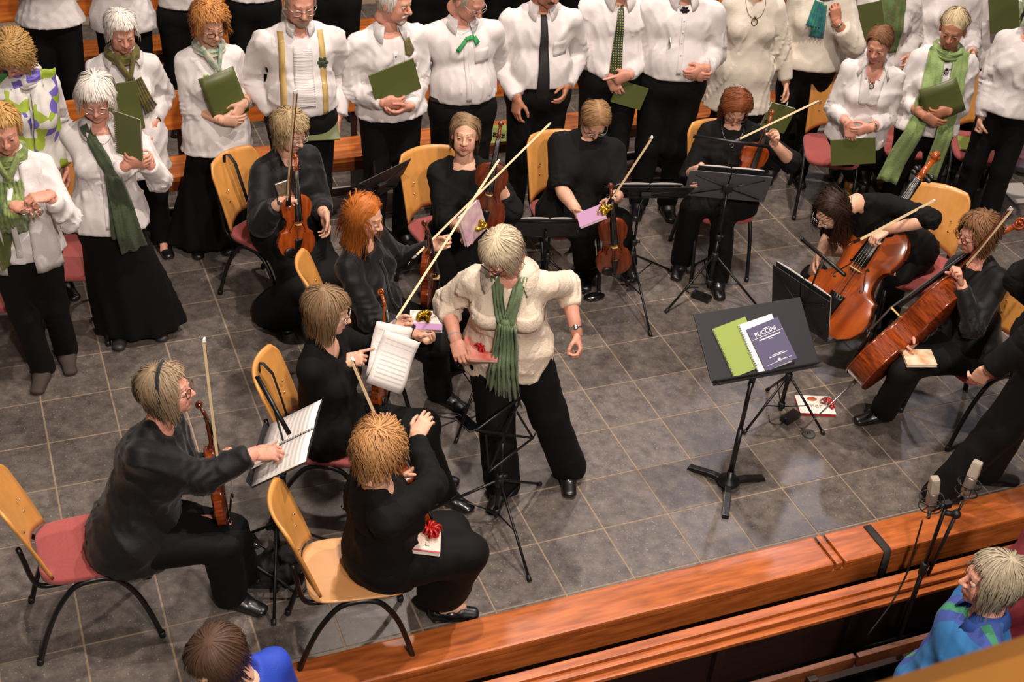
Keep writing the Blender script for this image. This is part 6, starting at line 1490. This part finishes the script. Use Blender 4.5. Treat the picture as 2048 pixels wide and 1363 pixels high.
# papers beside the conductor
t = ms('small folding stand with white paper left of the conductor', (958, 818), (946, 672), .52, -30, 25, 'wire', .34, .22, foot=(912, 884), h=.48)
c = atz(946, 664, .55); a = math.radians(-30); D = np.array([math.cos(a), math.sin(a), 0]); ti = math.radians(25)
open_book('white music on the small stand beside the conductor', c + (-D * .9 + UP * .4) * .014, D * math.sin(ti) + UP * math.cos(ti), -D * math.cos(ti) + UP * math.sin(ti), w=.15, h=.22, spiral=False)
ms('grey music desk seen edge-on above the red-haired violinist', (745, 520), (757, 370), .78, -60, 25, 'solid', .44, .26, r=.28)
ms('folding wire desk behind the conductor\'s head', (1085, 600), (1092, 458), .62, -105, 35, 'wire', .42, .22, r=.28)
c = atz(1094, 458, .63); a = math.radians(-105); D = np.array([math.cos(a), math.sin(a), 0]); ti = math.radians(35); open_book('music lying on the wire desk behind the conductor', c + (-D * .8 + UP * .57) * .008, D * math.sin(ti) + UP * math.cos(ti), -D * math.cos(ti) + UP * math.sin(ti), w=.19, h=.25, spiral=False)
ms('black tripod music stand in front of the T-shirt player', (1252, 590), (1290, 385), .74, -104, 46, 'solid', .56, .26, foot=(1300, 670), mat_=mat('desk_black', '#171718', .55), h=.66)
a = math.radians(-104); D = np.array([math.cos(a), math.sin(a), 0]); ti = math.radians(46); n_ = -D * math.cos(ti) + UP * math.sin(ti); open_book('music on the stand before the T-shirt player', atz(1290, 383, .745) + n_ * .008, D * math.sin(ti) + UP * math.cos(ti), n_, w=.20, h=.27, spiral=False)
t = ms('grey two-leaf music desk hiding the auburn player\'s lap', (1414, 592), (1455, 372), .80, -114, 24, 'solid', .50, .25, foot=(1333, 624), mat_=mat('desk_mid', '#55555a', .5), h=.74)
light_bar(t, (1386, 272), 1.12, (1540, 294), 1.12, (1455, 345), .88)
for i, (x, y) in enumerate(((1492, 370), (1492, 378))): q = atz(x, y, .80); 
a = math.radians(-114); D = np.array([math.cos(a), math.sin(a), 0]); ti = math.radians(24); n_ = -D * math.cos(ti) + UP * math.sin(ti); open_book('music on the grey desk of the auburn player', atz(1455, 366, .81) + n_ * .010, D * math.sin(ti) + UP * math.cos(ti), n_, w=.20, h=.27, spiral=False)
t = ms('black folder stand before the long-haired cellist', (1556, 838), (1600, 606), .72, 195, 14, 'solid', .42, .30, foot=(1645, 868), mat_=MATS['desk_black'], h=.60)
light_bar(t, (1604, 478), 1.08, (1690, 550), 1.08, (1612, 600), .80)
a = math.radians(195); D = np.array([math.cos(a), math.sin(a), 0]); ti = math.radians(14); n_ = -D * math.cos(ti) + UP * math.sin(ti); yx = D * math.sin(ti) + UP * math.cos(ti)
open_book('music on the black folder stand of the long-haired cellist', atz(1602, 600, .735) + n_ * .010, yx, n_, w=.20, h=.30, spiral=False)

# conductor's desk
b0 = atz(1455, 972, 0); cn = [atz(1374, 630, .97), atz(1590, 598, .97), atz(1640, 722, .75), atz(1442, 760, .75)]
c = sum(cn) / 4; xa = nrm((cn[1] - cn[0]) + (cn[2] - cn[3])); ya = nrm((cn[0] + cn[1]) - (cn[2] + cn[3])); za = nrm(np.cross(xa, ya)); ya = np.cross(za, xa); W_ = np.linalg.norm(cn[1] - cn[0]); H_ = np.linalg.norm((cn[0] + cn[1] - cn[2] - cn[3]) / 2)
t = thing('conductor_stand', 'large black conductor stand with flat desk and three-armed foot', 'music stand', b0); o = np.array(b0); R = np.array([xa, ya, za])
DKB = mat('conductor_desk', '#26262a', .55); q = MB(); q.box(c - o, (W_, H_, .008), R); q.build('desk', DKB, t, .003)
q = MB(); q.box(c - o - ya * (H_ / 2 + .002) + za * .018, (W_ * .98, .006, .05), R); q.build('lip', mat('lip_black', '#0a0a0b', .6), t)
q = MB(); q.box(c - o - ya * (H_ / 2 - .02) - za * .045 + xa * .03, (W_ * 1.0, .07, .006), R); q.box(c - o - ya * (H_ / 2 + .012) - za * .032 + xa * .03, (W_, .006, .032), R); q.build('shelf', DKB, t, .002)
top = np.array([0, 0, .70]); q = MB(); q.tube([(0, 0, .05), (0, 0, .40)], .015, 12); q.build('lower_pole', BLK, t); q = MB(); q.tube([(0, 0, .38), top], .0115, 12); q.build('upper_pole', BLK, t)
q = MB(); q.tube([top - UP * .03, (c - o) - za * .03 - ya * .10, (c - o) - za * .006], .016, 10); q.build('tilt_joint', BLKP, t)
q = MB(); q.lathe([(.055, .028), (.06, .034), (.055, .052), (.022, .07), (.018, .11)], 20); q.build('hub', BLK, t)
for px in ((1378, 936), (1526, 958), (1450, 1036)):
    f_ = atz(*px, .0) - b0; d = nrm(f_); L_ = np.linalg.norm(f_); q = MB(); fr = np.array([d, np.cross(UP, d), UP]); q.prism([(.03, .046), (.10, .046), (L_, .022), (L_ + .006, .0), (L_ - .04, .0), (L_ - .06, .012), (.03, .022)], .036, R=[fr[0], fr[2], np.cross(fr[0], fr[2])]); q.build('leg', BLK, t, .004)
def onto(px, off=.0): return atp(px[0], px[1], c + za * (.004 + off), za)
def score(lbl, TL, TR, BR, BL, off, th, cover, spiral=0):
    P = [onto(q, off + th / 2) for q in (TL, TR, BR, BL)]; cc = sum(P) / 4; y_ = nrm(P[0] + P[1] - P[2] - P[3]); return folder('score', lbl, 'score', cc, y_, za, np.linalg.norm(P[1] - P[0] + P[2] - P[3]) / 2, np.linalg.norm(P[0] + P[1] - P[2] - P[3]) / 2, th, cover, spiral, 'scores on the conductor stand')
WPG = mat('paper_white', '#ece8e4', .7)
score('light green spiral score on the conductor stand', (1422, 653), (1492, 638), (1535, 736), (1466, 747), .001, .008, LIME, 1)
score('white spiral music between the green and navy scores', (1474, 643), (1545, 634), (1585, 728), (1516, 742), .010, .007, WPG, 2)
NAVY = mat('navy_cover', '#5b5772', .45); t = score('navy blue vocal score lettered PUCCINI on the conductor stand', (1491, 654), (1556, 639), (1596, 722), (1529, 736), .018, .010, NAVY)
w_ = (t.children[0].dimensions[0]); bpy.context.view_layer.update(); INKW = mat('ink_white', '#f0eef0', .6)
hh = np.linalg.norm(onto((1523, 646)) - onto((1562, 729))); ww = np.linalg.norm(onto((1491, 654)) - onto((1556, 639)))
text('PUCCINI', .034, INKW, t, (-.005, hh * .30, .0064))
for y_, w_, h_ in ((.375, .04, .003), (.165, .13, .006), (.125, .02, .003), (-.235, .07, .003), (-.265, .11, .003), (-.385, .06, .002)): q = MB(); q.box((.006, hh * y_, .0062), (w_, h_, .0006)); q.build('printed_line', INKW, t)
q = MB(); q.box((0, hh * .225, .0062), (ww * .98, .0022, .0008)); q.build('rule', INKW, t); q = MB(); q.box((0, -hh * .40, .0062), (ww * .8, .0016, .0008)); q.build('rule', INKW, t)
q = MB(); q.box((0, -hh * .36, .0062), (.016, .008, .0008)); q.build('emblem', INKW, t)

# floor things
t = folder('gift_book', 'red and white gift book lying on the floor under the conductor stand', 'book', atz(1630, 811, .012), nrm(atz(1622, 793, 0) - atz(1634, 829, 0)), UP, w=.21, h=.165, th=.018, cover=mat('book_cover_white_red', '#e9e2da', .4, var=(9, .12)), group='gift books with ribbons')
for ch in t.children:
    if not ch.name.startswith('cover'): ch.data.materials.clear(); ch.data.materials.append(mat('red_edge', '#b2302a', .5))
text('mer', .052, mat('ink_olive', '#8c7a5c', .6), t, (-.005, -.012, .011)); q = MB(); q.ball((-.01, .05, .010), (.03, .02, .004), 14); q.build('printed_fruit', mat('fruit', '#a8502a', .5), t)
ribbon(t, mat('silver_ribbon', '#d8d4d2', .2, .8), 8, .035, 21, (.07, .02, .012)); ribbon(t, REDR, 7, .045, 22, (.075, .0, .012), 'red_bow')
for lb, px, hd_ in (('black battery pack on the floor before the auburn player', (1402, 597), -55), ('black battery pack with blue light on the floor under the conductor stand', (1580, 838), 22)):
    p0 = atz(*px, 0); t = thing('battery_pack', lb, 'battery', p0, rz(math.radians(hd_)), 'battery packs of the stand lights'); q = MB(); q.box((0, 0, .017), (.125, .06, .032)); q.build('case', mat('pack', '#121214', .3, coat=.3), t, .006)
    q = MB(); q.ball((-.05, 0, .033), (.004, .004, .0015), 8); q.build('indicator', mat('led_blue', '#3a50ff', .3), t); q = MB(); q.tube(catmull([(-.062, 0, .016), (-.10, .0, .012), (-.12, .05, .006), (-.07, .10, .005)], 4), .003, 6); q.build('lead', BLKP, t)
p0 = atz(1617, 869, 0); t = thing('endpin_stop', 'round grey rubber endpin stop on the floor below the side-on cello', 'endpin stop', p0); q = MB(); q.lathe([(.036, 0), (.038, .004), (.036, .012), (.012, .014), (.008, .008)], 24); q.build('disc', mat('rubber_grey', '#4a4846', .7), t); q = MB(); q.lathe([(.009, .006), (.010, .016), (.006, .018)], 12); q.build('socket', BLKP, t)
p0 = atz(934, 846, 0); t = thing('phone', 'dark phone lying on the floor left of the conductor', 'phone', p0, frame(nrm(atz(916, 828, 0) - atz(955, 864, 0)), UP)); q = MB(); q.box((0, 0, .005), (.075, .155, .009)); q.build('case', mat('phone_rim', '#5c4c3a', .4), t, .003); q = MB(); q.box((0, 0, .0101), (.069, .148, .0012)); q.build('screen', mat('phone_glass', '#0a0b0f', .08), t)
p0 = atz(880, 835, 0); t = thing('cable', 'black cable looping on the floor beside the dark phone', 'cable', p0); q = MB(); P = [atz(*a, .005) - p0 for a in ((826, 832), (850, 826), (905, 826), (925, 832), (905, 842), (868, 856), (842, 850), (832, 838), (860, 830), (930, 838), (962, 826), (985, 838))]; q.tube(catmull(P, 5), .0042, 6); q.build('cord', BLKP, t); q = MB(); q.tube([P[0], P[0] + UP * 0 + np.array([-.02, .0, 0])], .007, 8); q.build('plug', BLKP, t)
p0 = atz(1188, 597, 0); t = thing('pouch', 'small round black case on the floor under the T-shirt player\'s stand', 'case', p0); s_ = Sdf(); s_.ell((0, 0, .018), (.075, .04, .02)); s_.cut('plane', (0, 0, 0), (0, 0, -1)); sdf_obj(s_, .008, 'shell', mat('patent', '#0a0a0b', .2, coat=.5), t); q = MB(); q.tube([(-.073, 0, .02), (0, -.041, .021), (.073, 0, .02)], .002, 5); q.build('zip', CHR, t)
p0 = atz(556, 1150, 0); t = thing('shoulder_bag', 'crumpled black bag under the headband woman\'s stand', 'bag', p0); s_ = Sdf(); s_.ell((0, 0, .06), (.14, .11, .07)); s_.ell((.03, .02, .12), (.09, .07, .05)); s_.cut('plane', (0, 0, 0), (0, 0, -1)); s_.mod = fold_noise(4, .02, 30, 1.); sdf_obj(s_, .010, 'body', mat('bag_black', '#0e0e0f', .75, bump=(200, .2)), t)
q = MB(); q.tube(catmull([(-.10, .0, .10), (-.12, -.06, .16), (-.02, -.13, .10), (.06, -.16, .02), (.13, -.09, .03), (.12, .0, .10)], 5), .007, 6); q.build('strap', BLKP, t)
p0 = atz(498, 1108, 0); t = thing('pedal', 'black and silver foot pedal beside the headband woman\'s shoe', 'pedal', p0, rz(math.radians(10))); q = MB(); q.box((0, 0, .022), (.13, .20, .04)); q.build('case', BLKP, t, .008)
for x, y in ((-.035, .06), (.035, .06), (-.035, .0), (.035, 0)): q = MB(); q.lathe([(.014, .042), (.015, .05), (.012, .058)], 14, (x, y, 0)); q.build('knob', CHR, t)
q = MB(); q.box((0, -.06, .045), (.11, .06, .008)); q.build('treadle', CHR, t, .002)
p0 = atz(2036, 388, .0); t = folder('paper_sheet', 'white sheet lying on the floor at the right edge', 'paper', p0 + UP * .01, nrm((.2, 1, 0)), UP, w=.21, h=.30, th=.004, cover=PAPER, group=None)
p0 = atz(2046, 345, .0); t = thing('cloth_bag', 'pink and grey cloth bag on the floor at the right edge', 'bag', p0); s_ = Sdf(); s_.ell((0, 0, .12), (.12, .10, .13)); s_.cut('plane', (0, 0, 0), (0, 0, -1)); s_.mod = fold_noise(9, .012, 25, 1.); sdf_obj(s_, .012, 'body', mat('bag_pink', '#8a5a62', .8, var=(8, .3), col2='#6c7486'), t); q = MB(); q.tube(catmull([(-.06, 0, .23), (-.04, .0, .33), (.04, 0, .33), (.06, 0, .23)], 5), .008, 6); q.build('handle', MATS['bag_pink'], t)

# microphones on a stand below the stage edge
q0 = atY(1893, 1008, -1.96); t = thing('microphone_stand', 'black microphone stand with two microphones rising in front of the stage edge', 'microphone stand', (q0[0], q0[1], -.45)); o = np.array([q0[0], q0[1], -.45]); zt_ = q0[2] + .45
q = MB(); q.tube([(0, 0, .1), (0, 0, zt_ * .6)], .013, 10); q.build('lower_pole', BLK, t); q = MB(); q.tube([(0, 0, zt_ * .58), (0, 0, zt_)], .0095, 10); q.build('upper_pole', BLK, t); q = MB(); q.lathe([(.016, zt_ * .6 - .04), (.02, zt_ * .6 - .03), (.02, zt_ * .6 + .03), (.014, zt_ * .6 + .04)], 12); q.build('clutch', BLKP, t)
for i in range(3): a = 2.1 * i + .5; q = MB(); q.tube([(0, 0, .14), (math.cos(a) * .26, math.sin(a) * .26 * .7, .01)], .009, 8); q.build('leg', BLK, t)
bx = CR[0] * np.array([1, 1, 0]); bx = nrm(bx * .9 + np.array([.35, .5, 0])); q = MB(); q.tube([np.array([0, 0, zt_]) - bx * .11, np.array([0, 0, zt_]) + bx * .11], .010, 8); q.box((0, 0, zt_), (.04, .03, .03)); q.build('stereo_bar', BLK, t)
q = MB(); q.tube([(.0, -.0, zt_ - .05), (.055, -.02, zt_ - .06)], .014, 10); q.ball((.06, -.02, zt_ - .06), .024, 10); q.tube([(.06, -.02, zt_ - .06), (.02, -.02, zt_ - .45)], .009, 8); q.tube([(.06, -.02, zt_ - .06), (.075, -.02, zt_ + .0)], .006, 6); q.build('boom_joint', BLKP, t)
MIC = mat('mic_champagne', '#a8998a', .35, .7); GRL = mat('mic_grille', '#c9bcaa', .45, .5, bump=(900, .6))
for sg in (-1, 1):
    m0 = np.array([0, 0, zt_ + .03]) + bx * sg * .115; ax = nrm(UP + bx * sg * .12 + np.array([0, .06, 0])); fr = np.array([nrm(np.cross(UP, ax) + np.array([1e-4, 0, 0])), np.cross(ax, nrm(np.cross(UP, ax) + np.array([1e-4, 0, 0]))), ax])
    q = MB(); q.lathe([(.010, -.02), (.024, .0), (.026, .01), (.026, .085), (.024, .09)], 20, m0, fr, 0); mc = q.build('microphone', MIC, t)
    q = MB(); q.box(m0 + ax * .135, (.052, .046, .085), fr, taper=.86); q.build('grille', GRL, mc, .012)
    q = MB(); a = np.linspace(0, 2 * np.pi, 24, endpoint=False)
    for z_, r_ in ((.005, .052), (.055, .055)): q.tube(m0 + np.outer(np.cos(a) * r_, fr[0]) + np.outer(np.sin(a) * r_, fr[1]) + ax * z_, .0035, 6, closed=True)
    for k in range(6): a_ = k * 1.047; e = math.cos(a_) * fr[0] + math.sin(a_) * fr[1]; e2 = math.cos(a_ + .5) * fr[0] + math.sin(a_ + .5) * fr[1]; q.tube([m0 + e * .053 + ax * .055, m0 + e2 * .027 + ax * .03, m0 + e * .052 + ax * .005], .0016, 5)
    q.tube([m0 + ax * -.0 + fr[0] * .0 - ax * .035, m0 + fr[1] * .05 + ax * .005], .005, 6); q.tube([np.array([0, 0, zt_]) + bx * sg * .11, m0 - ax * .03], .007, 8); q.build('shock_mount', BLK, t)
    q = MB(); q.tube([m0 - ax * .02, m0 - ax * .07], .010, 10); q.build('connector', CHR, t)
P = [atY(*a, y_) - o for a, y_ in (((1845, 1040), -1.97), ((1826, 1105), -1.98), ((1812, 1150), -2.0), ((1780, 1210), -2.05), ((1735, 1270), -2.1))]
q = MB(); q.tube(catmull(P, 6), .0045, 6); q.build('cable', BLKP, t)
c_ = atz(1790, 1118, .056); t = thing('strap', 'dark grey strap hooked over the stage ledge left of the microphones', 'strap', (c_[0], c_[1], .05)); q = MB(); sheet(np.array([[(x, y, z) for x in (-.022, -.007, .007, .022)] for y, z in ((.10, .008), (.02, .010), (-.075, .010), (-.092, -.004), (-.098, -.07), (-.10, -.17))]) + np.array([0, -1.6 - c_[1] - .015, 0]), .004, q); q.build('webbing', mat('webbing', '#2a2523', .8), t)
q = MB(); q.box((0, -1.6 - c_[1] - .12, -.20), (.07, .02, .05)); q.build('buckle', BLKP, t)
